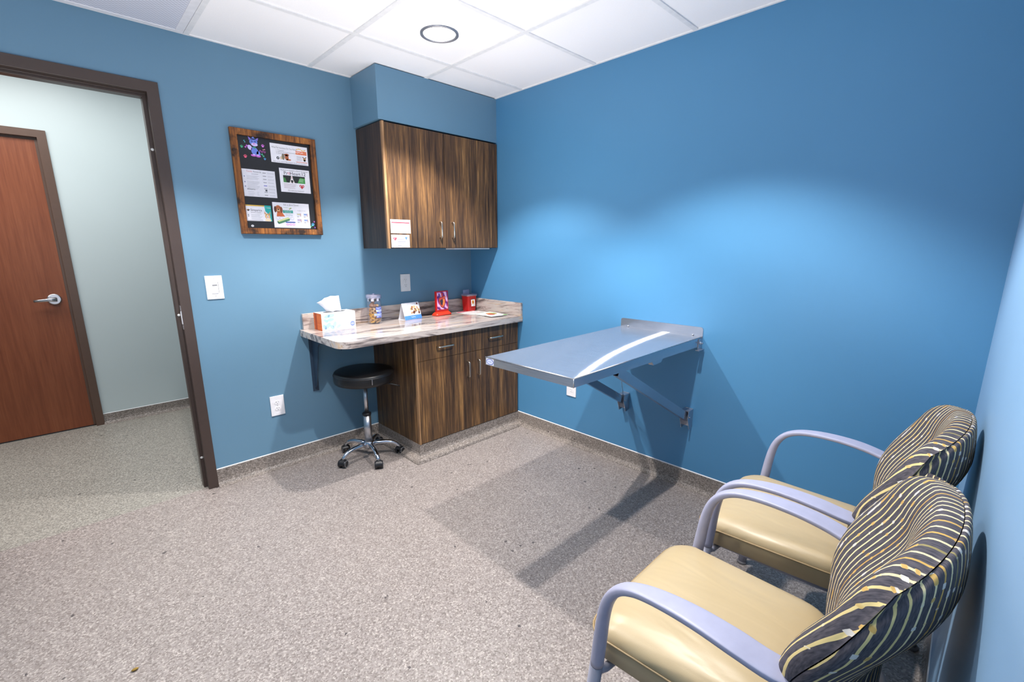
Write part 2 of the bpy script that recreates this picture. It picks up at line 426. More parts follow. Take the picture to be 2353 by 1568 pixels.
# coved base
PROF = [(0, .105), (.003, .105), (.003, .040), (.006, .022), (.014, .009), (.032, .0015), (.032, 0), (0, 0)]
def cove(name, pts, prof=PROF, caulk=True, bh=.105):
    """pts: plan polyline, room on the right-hand side of travel"""
    P = [Vector((x, y)) for x, y in pts]; loops = []
    for i, p in enumerate(P):
        ns = []
        for a, c in ((i-1, i), (i, i+1)):
            if 0 <= a and c < len(P):
                d = (P[c]-P[a]).normalized(); ns.append(Vector((d.y, -d.x)))
        n = sum(ns, Vector((0, 0))).normalized(); n /= n.dot(ns[0])
        loops.append([(p.x+n.x*d, p.y+n.y*d, z) for d, z in prof])
    b = MB(); b.rings(loops, 0, False)
    if caulk:
        l2 = [[(p.x+(Vector(l[1]).to_2d()-p).x*k, p.y+(Vector(l[1]).to_2d()-p).y*k, z) for k, z in ((0, bh+.0035), (1.1, bh+.0005), (1.1, bh-.002), (0, bh-.002))] for p, l in zip(P, loops)]
        b.rings(l2, 1, False)
    return struct(recalc(b.build(name, [M['base'], M['caulk']])))
XB, BD = -.925, .556
cove('baseboard_back', [(DX1, 0), (XB, 0)])
PC = [(0, .105), (.002, .105), (.003, .046), (.008, .032), (.016, .026), (.040, .022), (.052, .016), (.058, .004), (.058, 0), (0, 0)]
cove('baseboard_cabinet', [(XB, 0), (XB, -BD), (-.002, -BD)], PC, False)
cove('baseboard_right', [(0, -BD), (0, YC0+.001)])
cove('baseboard_front', [(0, YC0), (XL, YC1)])
cove('baseboard_left', [(XL, YC1), (XL, -.1)])
cove('baseboard_hall', [(-2.397, 1.78), (1.4, 1.78)], bh=.085, prof=[(d, min(z, .085)) for d, z in PROF])
# door frames (hollow metal) swept round the opening
def frame(prof, x0, x1, zt, mat, name):
    """prof: (inset from outer edge, y)"""
    loops = [[(x1-o, y, 0) for o, y in prof], [(x1-o, y, zt-o) for o, y in prof], [(x0+o, y, zt-o) for o, y in prof], [(x0+o, y, 0) for o, y in prof]]
    b = MB(); b.rings(loops, 0, False); return recalc(b.build(name, mat, bevel=.0015))
FP = [(0, .02), (0, -.012), (.05, -.012), (.05, .036), (.066, .036), (.066, .088), (.05, .088), (.05, .134), (0, .134), (0, .10), (.03, .10), (.03, .02)]
d1 = struct(frame(FP, DX0, DX1, DZ, M['bronze'], 'door_1'))
b = MB(); b.box(-2.0305, -2.0292, -.010, .022, .955, 1.085); b.box(-2.034, -2.029, -.012, -.004, .985, 1.055)
b.box(-2.0309, -2.0303, -.002, .012, .99, 1.05, 1)
b.build('strike_plate', [M['alu'], M['dark']], d1)
for z in (.19, 1.03, 1.875):
    b = MB(); b.lathe([(.007, 0), (.007, .003), (.004, .005)], seg=12, mat=Matrix.Translation((-2.036, .036, z)) @ Matrix.Rotation(PI/2, 4, 'X')); b.build('silencer', M['offwhite'], d1)
FP2 = [(0, 1.80), (0, 1.768), (.05, 1.768), (.05, 1.80), (.066, 1.80), (.066, 1.86), (0, 1.86)]
d2 = struct(frame(FP2, -3.42, -2.394, 2.20, M['bronze2'], 'door_2'))
b = MB(); b.box(-3.372, -2.4455, 1.803, 1.845, .008, 2.149); dp = b.build('door_panel', M['door'], d2)
b = MB(); b.box(-3.372, -2.4455, 1.800, 1.846, 0, .007); b.build('bottom_gap', M['dark'], d2)
RY = Matrix.Rotation(PI/2, 4, 'X')
b = MB(); b.lathe([(.040, -.001), (.040, .010), (.034, .013)], mat=Matrix.Translation((-2.53, 1.803, 1.02)) @ RY)
b.lathe([(.017, .0), (.016, .05)], mat=Matrix.Translation((-2.53, 1.803, 1.02)) @ RY)
b.tube([(-2.515, 1.747, 1.02), (-2.55, 1.745, 1.021), (-2.60, 1.747, 1.018), (-2.638, 1.753, 1.016)], 0, 12, side=(0, 0, 1), flat=[(.015, .012, .7), (.013, .010, .7), (.010, .008, .7), (.009, .006, .7)])
b.build('door_handle', M['alu'], dp)

# ------------------------------------------------------------------ ceiling fittings
def downlight(x, y, label):
    t = thing('recessed_downlight', label, 'ceiling light', (x, y, H))
    b = MB(); b.lathe([(.0965, 0), (.0965, -.006), (.088, -.008), (.080, -.004), (.080, 0)], (x, y, H), 48, cap0=False, cap1=False); b.build('trim_ring', M['ring'], t)
    b = MB(); b.lathe([(.080, -.003), (.04, -.004), (.001, -.0045)], (x, y, H), 48, cap0=True, cap1=True); b.build('lens', M['glow'], t)
downlight(-.911, -.895, 'round recessed downlight glowing white in the ceiling tile before the soffit')
t = thing('fluorescent_troffer', 'unlit rectangular troffer with ribbed lens in the ceiling above the doorway', 'ceiling light', (-2.44, -.3, H))
b = MB()
x0, x1, y0, y1 = -3.035, -1.845, -.578, -.014
for a in ((x0, x1, y0, y0+.03), (x0, x1, y1-.03, y1), (x0, x0+.035, y0+.03, y1-.03), (x1-.035, x1, y0+.03, y1-.03)): b.box(*a, H-.003, H+.005)
b.build('frame', M['white'], t, bevel=.001)
b = MB(); b.box(x0+.035, x1-.035, y0+.03, y1-.03, H-.001, H+.005); b.build('lens', M['lens'], t)

# ------------------------------------------------------------------ wall plates
def duplex_outlet(mat, label, ivory=False):
    p = mat.translation
    t = thing('power_outlet', label, 'power outlet', p)
    pm = M['offwhite'] if ivory else M['white']
    b = MB(); b.box(-.0405, .0405, -.0635, .0635, 0, .006, 0, mat); b.lathe([(.003, .006), (.002, .0066)], (0, 0, 0), 10, 1, mat); b.build('cover_plate', [pm, M['greyrim']], t, bevel=.002)
    for dz in (-.0195, .0195):
        b = MB(); pts = [(.0172*math.cos(a)*(1 if abs(math.sin(a)) < .8 else .9), .0145*math.sin(a)+dz) for a in [2*PI*i/20 for i in range(20)]]
        b.prism(pts, .006, .0075, 0, mat)
        b.box(-.0075, -.0055, dz+.001, dz+.009, .0075, .0078, 1, mat); b.box(.0055, .0075, dz+.002, dz+.008, .0075, .0078, 1, mat)
        b.lathe([(.0024, .0075), (.0022, .0078)], (0, dz-.007, 0), 10, 1, mat)
        b.build('receptacle', [pm, M['dark']], t)
duplex_outlet(wallA_plane(-1.6065, .413, 0), 'white duplex outlet low on the blue wall left of the stool')
duplex_outlet(wallA_plane(-.6355, 1.1315, 0), 'white duplex outlet above the counter backsplash', True)
duplex_outlet(wallB_plane(-1.085, .419, 0), 'white outlet low on the right wall half hidden by the exam table')
wm = wallA_plane(-1.8585, 1.172, 0)
t = thing('light_switch', 'white dimmer switch on the blue wall beside the doorway', 'light switch', wm.translation)
b = MB(); b.box(-.041, .041, -.0645, .0645, 0, .006, 0, wm)
for dz in (-.048, .048): b.box(-.004, .004, dz-.0012, dz+.0012, .006, .0064, 1, wm)
b.build('cover_plate', [M['white'], M['greyrim']], t, bevel=.002)
b = MB(); b.box(-.0165, .0165, -.033, .033, .006, .009, 0, wm); b.box(-.011, .013, .008, .016, .009, .0093, 1, wm); b.box(.018, .0195, -.03, .03, .006, .008, 1, wm); b.build('rocker', [M['white'], M['greyrim']], t, bevel=.001)

# ------------------------------------------------------------------ notice board and what hangs on it
bx0, bx1, bz0, bz1 = -1.690, -1.2285, 1.4665, 2.0305
t = thing('notice_board', 'black notice board in a rustic brown wooden frame on the blue wall', 'notice board', (-1.459, 0, bz0))
b = MB(); b.box(bx0+.02, bx1-.02, -.010, -.001, bz0+.02, bz1-.02); b.build('board_panel', M['board'], t)
fw = .033
loops = []
for cx, cz, sx, sz in ((bx0, bz0, 1, 1), (bx1, bz0, -1, 1), (bx1, bz1, -1, -1), (bx0, bz1, 1, -1)):
    loops.append([(cx, -.001, cz), (cx, -.024, cz), (cx+sx*.004, -.027, cz+sz*.004), (cx+sx*fw, -.025, cz+sz*fw), (cx+sx*fw, -.002, cz+sz*fw)])
loops.append(loops[0]); b = MB(); b.rings(loops, 0, False, False, False); fo = recalc(b.build('wooden_frame', M['rust'], t))
def sheet(x0, x1, z0, z1, y=-.0106): return Flat(wallA_plane((x0+x1)/2, (z0+z1)/2, y)), (x1-x0)/2, (z1-z0)/2
W_ = (232, 230, 238); G_ = (120, 120, 130); K_ = (40, 40, 46)
# 1 insurance sheet
f, w, h = sheet(-1.4875, -1.2765, 1.8755, 1.9795)
f.slab(-w, w, -h, h, .0005, W_)
f.text('What Pet Insurance Do You Have?', -.028, h-.021, .013, G_, wid=.14)
for i, s_ in enumerate(('1. Trupanion', '2. ASPCA Pet Health Insurance', '3. Nationwide')): f.text(s_, -.075, h-.034-.009*i, .0085, G_, align='LEFT')
f.rect(.035, w-.006, .006, .026, (226, 112, 62)).text('ASPCA', .055, .017, .016, (245, 240, 238)).text('Pet Health Insurance', .083, .016, .0045, (245, 240, 238))
for i in range(6): f.ell(.045+.009*i, .034+.004*math.sin(i*1.2), .0035, .0035, (232, 184, 70))
f.lines(.04, .072, -.004, 5, .0055, (170, 170, 176), .0018)
f.rect(.035, w-.006, -.038, -.035, (214, 110, 70))
f.ell(.085, -.018, .008, .011, (178, 140, 100)).poly([(.072, -.006), (.082, -.014), (.078, -.002)], (96, 74, 62)).poly([(.098, -.006), (.088, -.014), (.092, -.002)], (96, 74, 62)).ell(.085, -.027, .006, .009, (228, 224, 222))
f.ell(-.068, -.026, .008, .008, K_).ell(-.068, -.026, .003, .003, W_, 2).ell(-.05, -.024, .006, .009, (214, 190, 160)).ell(-.038, -.016, .008, .018, (128, 118, 96)).ell(-.018, -.018, .011, .016, (176, 96, 58)).ell(-.018, -.004, .014, .007, (160, 84, 50)).ell(-.008, -.03, .014, .005, (196, 120, 80))
f.text('Ask us for more information about pet insurance', 0, -h+.007, .010, G_, wid=.19)
tag(f.build('poster', None, (-1.382, -.011, 1.875)), 'white pet insurance sheet with orange panel, top right of the notice board', 'poster', 'sheets pinned to the notice board')
# 2 rewards sheet
f, w, h = sheet(-1.651, -1.4765, 1.6745, 1.8225)
f.slab(-w, w, -h, h, .0005, (222, 221, 230))
f.text('Family', -.048, h-.012, .013, (214, 150, 156), wid=.03).text('Rewards', -.008, h-.012, .013, (126, 128, 138), wid=.04)
f.lines(-.04, .0, h-.025, 1, .01, (150, 150, 160))
for k, zz in enumerate((h-.036, h-.066, h-.09)): f.ell(-.077, zz-.004, .0035, .0035, (130, 134, 170)); f.lines(-.066, .0, zz, 4, .0058, (172, 172, 180), .0016)
f.text('Simparica', -.044, -.034, .010, K_, wid=.032).poly([(-.07, -.034), (-.063, -.031), (-.064, -.037)], K_)
f.lines(-.066, -.03, -.048, 3, .009, (172, 172, 180), .0015); f.lines(-.02, -.008, -.048, 3, .008, (172, 172, 180), .0015)
for k in range(8):
    zz = h-.014-.0175*k; f.rect(.02, .038, zz-.0018, zz+.0018, (88, 84, 190) if k == 4 else (140, 140, 150)); f.lines(.045, .082, zz+.002, 2, .0045, (176, 176, 184), .0014)
f.ell(.031, -.036, .006, .0045, (54, 56, 66), 2)
tag(f.build('poster', None, (-1.564, -.011, 1.675)), 'pale grey rewards list sheet at middle left of the notice board', 'poster', 'sheets pinned to the notice board')
# 3 heartworm poster
f, w, h = sheet(-1.4505, -1.277, 1.7135, 1.8475)
f.slab(-w, w, -h, h, .0005, W_)
f.text('Would you be interested in a Once A Year Injection?', 0, h-.010, .009, K_, wid=.158)
f.text('Pr', -.051, h-.027, .027, (60, 58, 62)).heart(-.0325, h-.027, .0085, (222, 110, 130)).heart(-.0325, h-.0275, .0052, W_, 2).text('Heart', .003, h-.027, .027, (60, 58, 62)).text('12', .051, h-.026, .028, K_)
f.rect(-.068, .058, -.012, .028, (30, 36, 34)).poly([(-.068, -.012), (-.05, -.012), (-.056, .012), (-.068, .016)], (62, 128, 66), 2).poly([(.012, -.012), (.058, -.012), (.058, .018), (.03, .02), (.02, .004)], (70, 150, 74), 2)
f.poly([(-.034, -.012), (-.004, -.012), (-.012, .008), (-.016, .028), (-.022, .028), (-.026, .008)], (232, 222, 222), 3).poly([(-.0215, .022), (-.0165, .022), (-.019, .010)], (226, 150, 160), 4).ell(-.019, -.002, .008, .0055, (26, 24, 26), 4).ell(-.019, -.010, .005, .004, (60, 50, 50), 4)
f.lines(.022, .052, .012, 4, .005, (190, 226, 190), .0015, L=3)
f.lines(-.068, .01, -.02, 5, .0058, (176, 150, 160), .0016)
f.heart(.036, -.030, .015, (196, 36, 50)).poly([(.026, -.026), (.032, -.022), (.030, -.034)], W_, 2).poly([(.046, -.026), (.04, -.022), (.042, -.034)], W_, 2)
f.text('We want your business!!', 0, -h+.010, .011, G_, wid=.095)
tag(f.build('poster', None, (-1.364, -.011, 1.714)), 'white poster with black and white dog photo and red heart, middle right of notice board', 'poster', 'sheets pinned to the notice board')
# 4 chewables card
f, w, h = sheet(-1.656, -1.519, 1.5395, 1.6285)
f.slab(-w, w, -h, h, .0005, W_)
f.rect(-w, .033, h-.007, h, (214, 174, 78)).poly([(.033, h), (w, h), (w, -h), (.062, -h), (.058, -.01), (.036, .012)], (34, 168, 164))
f.text('Simparica', -.012, .016, .018, (44, 44, 62), wid=.06).poly([(-.063, .016), (-.052, .021), (-.045, .016), (-.054, .009)], (52, 52, 60)).poly([(-.063, .016), (-.054, .022), (-.052, .017)], (224, 164, 80), 2)
f.text('(sarolaner) Chewables', -.014, .003, .009, G_, wid=.055)
f.lines(-.042, .02, -.008, 6, .0055, (166, 168, 178), .0016); f.ell(-.055, -.010, .003, .003, (96, 110, 120)).ell(-.055, -.018, .003, .003, (96, 110, 120))
f.text('1 dose', .053, .032, .010, (232, 246, 246), 3)
f.ell(.046, -.016, .014, .016, (224, 178, 116), 3).poly([(.030, -.004), (.040, -.006), (.031, .014)], (212, 150, 104), 3).poly([(.062, -.004), (.052, -.006), (.062, .012)], (212, 150, 104), 3).ell(.046, -.020, .006, .012, (244, 236, 226), 4).ell(.046, -.015, .0025, .002, K_, 5).ell(.046, -.022, .003, .004, (214, 110, 120), 5).ell(.040, -.008, .0015, .0015, K_, 5).ell(.052, -.008, .0015, .0015, K_, 5).ell(.047, -.038, .018, .0062, (236, 214, 178), 3)
f.lines(-.062, .02, -.041, 1, .01, (150, 150, 160), .002, 0)
tag(f.build('poster', None, (-1.5875, -.011, 1.54)), 'small white and teal card with corgi photo, lower left of the notice board', 'poster', 'sheets pinned to the notice board')
# 5 dental chew sheet
f, w, h = sheet(-1.509, -1.298, 1.506, 1.651)
f.slab(-w, w, -h, h, .0005, W_)
f.text('Ask us about Oravet', 0, h-.012, .016, G_, wid=.088)
f.ell(-.075, .036, .017, .02, (190, 106, 62)).poly([(-.088, -.008), (-.04, -.008), (-.056, .018), (-.082, .02)], (204, 104, 58)).ell(-.092, .032, .007, .018, (96, 52, 34), 2).ell(-.058, .03, .007, .018, (132, 72, 44), 2).ell(-.075, .028, .009, .009, (222, 168, 122), 2).ell(-.075, .032, .0045, .0038, K_, 3).ell(-.081, .043, .002, .002, K_, 3).ell(-.068, .043, .002, .002, K_, 3)
f.rect(-.05, .008, .013, .030, (36, 150, 140)).text('GIVE GUARD CARE TO', -.021, .0255, .0062, (226, 246, 242), wid=.046).text('YOUR DOG DAILY', -.021, .0178, .0062, (226, 246, 242), wid=.04)
f.text('OraVet', -.016, .002, .013, (116, 158, 190)); f.lines(-.045, -.02, .045, 1, .01, (160, 190, 170))
f.poly([(-.014, .038), (.0, .045), (.001, .041), (-.012, .034)], (86, 112, 66)).poly([(-.015, .040), (-.002, .047), (.0, .044), (-.012, .037)], (206, 212, 150), 2)
for u, v in ((-.082, -.018), (-.062, -.018), (.0, -.018), (-.018, -.018)):
    for i in range(6):
        a, c = PI/3*i, PI/3*(i+1)
        p, q_ = (u+.01*math.cos(a), v+.01*math.sin(a)), (u+.01*math.cos(c), v+.01*math.sin(c))
        f.poly([p, q_, (q_[0]*.98+u*.02, q_[1]+.0012), (p[0]*.98+u*.02, p[1]+.0012)], (112, 130, 190))
f.poly([(-.078, -.052), (-.016, -.03), (-.014, -.018), (-.078, -.040)], (74, 128, 92), 2).poly([(-.088, -.034), (-.024, -.011), (-.014, -.018), (-.078, -.040)], (206, 214, 150), 3).poly([(-.088, -.034), (-.078, -.040), (-.078, -.053), (-.086, -.046)], (56, 104, 76), 3)
f.rect(-.04, .016, -.043, -.037, (50, 80, 160), 4)
for u in (-.03, -.012, .006): f.ell(u, -.053, .008, .006, (222, 150, 210), 4).ell(u, -.053, .005, .0032, (240, 214, 238), 5)
f.text('Available in 4 sizes', .058, .030, .008, (150, 150, 160), wid=.05)
for u in (.04, .08):
    for v, cc in ((.006, (196, 190, 150)), (-.028, (190, 160, 200))):
        f.rect(u-.012, u+.012, v-.011, v+.011, (214, 216, 226)).rect(u-.009, u+.009, v-.001, v+.006, cc if u < .05 else (120, 150, 210), 2).rect(u+.010, u+.013, v-.009, v+.008, (178, 110, 110), 2).rect(u-.010, u+.0, v-.013, v-.0105, (120, 120, 128), 2)
tag(f.build('poster', None, (-1.4035, -.011, 1.506)), 'white dental chew sheet with spaniel photo and green chew, lower right of notice board', 'poster', 'sheets pinned to the notice board')
# stickers
f = Flat(wallA_plane(-1.573, 1.943, -.0102)); B1, B2, L1 = (104, 130, 214), (140, 120, 214), (206, 190, 238)
f.ell(0, .027, .021, .018, B1).poly([(-.022, .034), (-.012, .044), (-.026, .054)], B2).poly([(.022, .034), (.012, .044), (.027, .052)], B2).poly([(-.012, .04), (0, .058), (.012, .04)], B1)
f.ell(.004, .014, .017, .009, L1, 2).ell(.002, .018, .004, .003, (216, 90, 190), 3).ell(-.008, .03, .003, .004, (60, 60, 130), 3).ell(.009, .03, .003, .004, (60, 60, 130), 3)
f.ell(.002, -.022, .018, .024, B1, 1, 16, .3).ell(-.022, -.004, .011, .014, L1, 1, 14, .5).ell(.020, -.032, .010, .014, B1).ell(.002, -.002, .007, .005, (56, 150, 130), 2)
f.ell(-.006, -.044, .015, .006, (198, 104, 206), 2).ell(.018, -.046, .013, .006, (198, 104, 206), 2).ell(-.004, -.04, .006, .004, L1, 3).ell(.016, -.04, .006, .004, L1, 3)
tag(f.build('sticker', None, (-1.573, -.0102, 1.893)), 'blue and lilac fluffy puppy sticker in the top left corner of the notice board', 'sticker')
f = Flat(wallA_plane(-1.573, 1.943, -.0102)); f.paw(0.0, 0.0, .001, B1)
def deco(kind, x, z, r, col, lab, rot=0):
    f = Flat(wallA_plane(x, z, -.0102))
    (f.paw(0, 0, r, col) if kind == 'paw' else f.bone(0, 0, r, col, rot))
    tag(f.build('sticker', None, (x, -.0102, z-r)), lab, 'sticker', 'small stickers on the notice board')
deco('paw', -1.636, 1.938, .009, (70, 190, 140), 'green paw print sticker at the far left of the puppy sticker')
deco('bone', -1.613, 1.943, .009, (206, 100, 216), 'magenta bone sticker just left of the puppy sticker head', .9)
deco('bone', -1.619, 1.968, .006, (96, 190, 200), 'tiny aqua bone sticker above the magenta bone at the board corner', 2.0)
deco('paw', -1.623, 1.888, .011, (240, 96, 130), 'pink red paw print sticker left of the puppy sticker feet')
deco('paw', -1.526, 1.955, .010, (222, 120, 226), 'pink paw print sticker right of the puppy sticker head')
deco('bone', -1.531, 1.905, .009, (80, 196, 150), 'green bone sticker right of the puppy sticker body', -.9)
deco('paw', -1.522, 1.886, .008, (84, 160, 220), 'sky blue paw print sticker right of the puppy sticker feet')
deco('paw', -1.282, 1.528, .011, (90, 180, 236), 'blue paw print sticker in the lower right corner of the board')
deco('paw', -1.272, 1.546, .005, (226, 120, 220), 'tiny pink paw sticker above the lower right blue paw')
deco('paw', -1.270, 1.511, .005, (170, 110, 226), 'tiny violet paw sticker below the lower right blue paw')
deco('bone', -1.292, 1.519, .007, (90, 210, 150), 'tiny green bone sticker left of the lower right blue paw', .8)
f = Flat(wallA_plane(-1.530, 1.925, -.0102)); f.text('Party', 0, 0, .016, (206, 96, 196), 1); f.bone(.008, .011, .006, (236, 150, 170), .3)
tag(f.build('sticker', None, (-1.53, -.0102, 1.917)), 'pink script word sticker between the puppy and the insurance sheet', 'sticker')
f = Flat(wallA_plane(-1.628, 1.512, -.0102)); f.ell(0, 0, .0075, .006, (220, 220, 226)).paw(0, 0, .004, (110, 110, 120), 2)
tag(f.build('sticker', None, (-1.628, -.0102, 1.506)), 'round white sticker at the bottom left corner of the notice board', 'sticker')

# ------------------------------------------------------------------ cabinets
def pull(b, p, q, off, r=.0045):
    """bar handle between p and q standing off in -y"""
    p, q = Vector(p), Vector(q); o = Vector((0, -off, 0)); d = (q-p).normalized()*.008
    b.tube([p, p+o*.7, p+o*.92+d*.3, p+o+d, q+o-d, q+o*.92-d*.3, q+o*.7, q], r, 10, side=(1, .3, .5))
UF = -.315
t = thing('wall_cabinet', 'dark walnut two door wall cabinet hung under the soffit', 'cabinet', (-.475, -.16, 1.381))
b = MB(); b.box(-.947, -.928, UF, -.002, 1.381, 2.133); b.box(-.928, -.006, -.04, -.002, 1.381, 2.133); b.box(-.928, -.006, UF, -.04, 1.381, 1.40); b.box(-.928, -.006, UF, -.04, 2.114, 2.133); b.box(-.025, -.006, UF, -.04, 1.40, 2.114)
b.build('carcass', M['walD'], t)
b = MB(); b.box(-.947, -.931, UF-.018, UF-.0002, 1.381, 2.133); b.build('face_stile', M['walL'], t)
b = MB(); b.box(-.93, -.006, UF-.004, UF-.0005, 1.3835, 2.131); b.build('face_shadow_gap', M['dark'], t)
for x0, x1, hx in ((-.929, -.492, -.545), (-.489, -.008, -.440)):
    b = MB(); b.box(x0, x1, UF-.020, UF-.0045, 1.3835, 2.128); d = b.build('door', M['wal'], t, bevel=.001)
    b = MB(); pull(b, (hx, UF-.019, 1.452), (hx, UF-.019, 1.556), .026); b.build('handle', M['nickel'], d)
b = MB(); b.box(-.40, -.06, -.30, -.20, 1.372, 1.3808); b.build('light_bar', M['white'], t)
f = Flat(wallA_plane(-.8525, 1.5185, UF-.0212)); f.slab(-.0725, .0725, -.0425, .0425, .0007, W_)
f.text('NOTICE', 0, .033, .009, G_).rect(-.066, .066, .020, .0265, (206, 60, 80)).poly([(-.034, .036), (-.031, .036), (-.026, .029), (-.03, .029)], K_).poly([(.022, .036), (.026, .036), (.032, .029), (.028, .029)], K_)
f.lines(-.058, .058, .012, 2, .0072, (150, 150, 162), .0028, .05); f.lines(-.015, .015, -.0035, 1, .01, (150, 150, 162), .0025, 0); f.lines(-.062, .062, -.012, 2, .0072, (150, 150, 162), .0028, .05); f.lines(-.01, .01, -.027, 1, .01, (150, 150, 162), .0025, 0)
tag(f.build('notice_card', None, (-.852, UF-.021, 1.476)), 'white notice card with red bar on the wall cabinet door', 'notice card', 'cards on the cabinet door')
f = Flat(wallA_plane(-.858, 1.427, UF-.0212)); f.slab(-.067, .067, -.040, .040, .0007, W_)
for a in ((-.062, .062, .034, .0352), (-.062, .062, -.0355, -.0345), (-.062, -.061, -.0345, .0345), (.061, .062, -.0345, .0345)): f.rect(*a, (170, 166, 186))
f.heart(-.040, .014, .013, (206, 70, 90)).poly([(-.046, .016), (-.04, .02), (-.043, .010)], W_, 2).ell(.042, .022, .009, .006, (110, 150, 210)).poly([(.036, .018), (.048, .018), (.043, .004)], (110, 150, 210))
for i, w_ in enumerate((.05, .06, .05, .028)): f.rect(-.022, -.022+w_, .008-.0125*i, .0115-.0125*i, (150, 150, 164))
tag(f.build('notice_card', None, (-.858, UF-.021, 1.387)), 'white bordered card with red heart below the red barred card on the cabinet', 'notice card', 'cards on the cabinet door')
# base cabinet
CT = .876; BF = -.540
t = thing('base_cabinet', 'dark walnut base cabinet with two drawers and two doors under the counter', 'cabinet', (-.46, -.28, .105))
b = MB(); b.box(XB, XB+.019, BF, -.002, .1055, CT-.041); b.box(XB+.019, -.012, BF, -.002, .1055, .125); b.box(XB+.019, -.012, -.05, -.002, .125, CT-.041); b.box(-.03, -.012, BF, -.05, .125, CT-.041); b.box(XB+.019, -.03, BF, -.05, CT-.06, CT-.041)
b.build('carcass', M['wal'], t)
b = MB(); b.box(XB, XB+.011, BF-.0185, BF-.0002, .1055, CT-.041); b.build('face_stile', M['walL'], t)
b = MB(); b.box(XB+.011, -.012, BF-.004, BF-.0005, .108, CT-.045); b.build('face_shadow_gap', M['walL'], t)
xm = -.466
for x0, x1, h0, h1 in ((XB+.0125, xm-.0012, -.765, -.643), (xm+.0012, -.012, -.315, -.190)):
    b = MB(); b.box(x0, x1, BF-.0195, BF-.0045, .671, CT-.046); d = b.build('drawer', M['wal'], t, bevel=.001)
    b = MB(); pull(b, (h0, BF-.019, .748), (h1, BF-.019, .748), .028, .005); b.build('handle', M['nickel'], d)
for x0, x1, hx in ((XB+.0125, xm-.0012, -.513), (xm+.0012, -.012, -.418)):
    b = MB(); b.box(x0, x1, BF-.0195, BF-.0045, .109, .6685); d = b.build('door', M['wal'], t, bevel=.001)
    b = MB(); pull(b, (hx, BF-.019, .496), (hx, BF-.019, .604), .028, .0045); b.build('handle', M['nickel'], d)
# countertop
t = thing('countertop', 'stone look laminate countertop with rounded corner and low backsplash', 'countertop', (-.7, -.3, CT-.04))
CX = -1.427; CD = .6035; r = .085
pts = [(-.001, -.001), (CX+.004, -.001), (CX, -.03)] + [(CX+r-r*math.cos(a), -CD+r-r*math.sin(a)) for a in [PI/2*i/10 for i in range(11)]] + [(-.001, -CD)]
b = MB(); b.prism(pts, CT-.040, CT, smooth=False); recalc(b.build('slab', M['counter'], t, bevel=.002))
b = MB(); b.box(CX+.022, -.001, -.020, -.001, CT, CT+.101); b.build('backsplash', M['counter'], t, bevel=.002)
b = MB(); b.box(-.020, -.001, -CD+.003, -.0205, CT, CT+.101); b.build('side_splash', M['counter2'], t, bevel=.002)
# bracket
t = thing('shelf_bracket', 'dark slate steel bracket under the left end of the counter', 'bracket', (-1.357, 0, .455))
b = MB(); b.box(-1.377, -1.339, -.005, -.0005, .455, CT-.041); b.lathe([(.005, 0), (.004, .002)], (0, 0, 0), 10, 1, Matrix.Translation((-1.358, -.005, .475)) @ RY); b.build('wall_flange', [M['slate'], M['dark']], t)
b = MB(); b.box(-1.377, -1.339, -.46, -.0055, CT-.046, CT-.0405); b.build('top_flange', M['slate'], t)
poly = [(-.0055, .47), (-.0055, CT-.0465), (-.45, CT-.0465), (-.45, CT-.075)] + [(-.115+.045*math.sin(a)-.03, .735+.06*math.cos(a)-.0) for a in [0, .5, 1.0, 1.5]] + [(-.03, .50)]
b = MB(); b.prism(poly, -.003, .003, mat=Matrix.Translation((-1.358, 0, 0)) @ Matrix(((0, 0, 1, 0), (1, 0, 0, 0), (0, 1, 0, 0), (0, 0, 0, 1)))); recalc(b.build('gusset', M['slate'], t))

# ------------------------------------------------------------------ on the counter
def rot_at(x, y, z, a): return Matrix.Translation((x, y, z)) @ Matrix.Rotation(a, 4, 'Z')
# tissue box
TX, TY = -1.232, -.100
m = rot_at(TX, TY, CT, .02)
t = thing('tissue_box', 'white tissue box with blue leaf print and orange woven end', 'tissue box', (TX, TY, CT))
w, d, h = .112, .058, .108
b = MB(); b.box(-w, w, -d, d, .0005, h, 0, m)
for p in b.f[0:1]: pass
b.mi[0] = 1; b.mi[1] = 1
bo = b.build('carton', [M['paper'], M['weave']], t)
b = MB(); b.prism([(.075*math.cos(a), .026*math.sin(a)) for a in [2*PI*i/24 for i in range(24)]], h, h+.0006, 0, m); b.build('opening', M['dark'], t)
fp = Flat(m @ Matrix.Translation((0, -d-.0003, h/2)) @ Matrix.Rotation(PI/2, 4, 'X'))
fp.rect(-w+.002, w-.002, -h/2+.002, h/2-.002, (234, 232, 244), .3)
for u, v, a, c, ro, col in ((-.075, .035, .02, .011, .3, (172, 214, 236)), (-.05, .038, .022, .012, .2, (178, 218, 234)), (-.055, .012, .022, .011, .1, (176, 216, 240)), (-.085, .008, .016, .009, -.6, (168, 208, 238)), (-.03, -.02, .020, .011, 1.2, (182, 210, 240)), (-.075, -.025, .026, .012, .8, (170, 206, 240)), (-.095, -.03, .018, .009, 1.9, (162, 200, 236)), (-.048, -.035, .018, .010, 2.2, (172, 204, 240)), (-.005, -.035, .016, .009, .6, (188, 206, 238)), (.02, -.035, .016, .008, 2.4, (204, 216, 240)), (.006, -.012, .014, .008, 1.0, (200, 214, 240)), (.06, .02, .014, .008, .5, (226, 228, 242)), (.04, .028, .014, .008, 2.2, (228, 230, 242))):
    fp.ell(u, v, a, c, col, 1, 14, ro)
fp.ell(.09, -.027, .015, .0165, (120, 136, 196), 2, 18).ell(.09, -.027, .012, .0135, (148, 164, 216), 3, 18).rect(.079, .101, -.029, -.025, (226, 230, 244), 4)
fp.build('leaf_print', t)
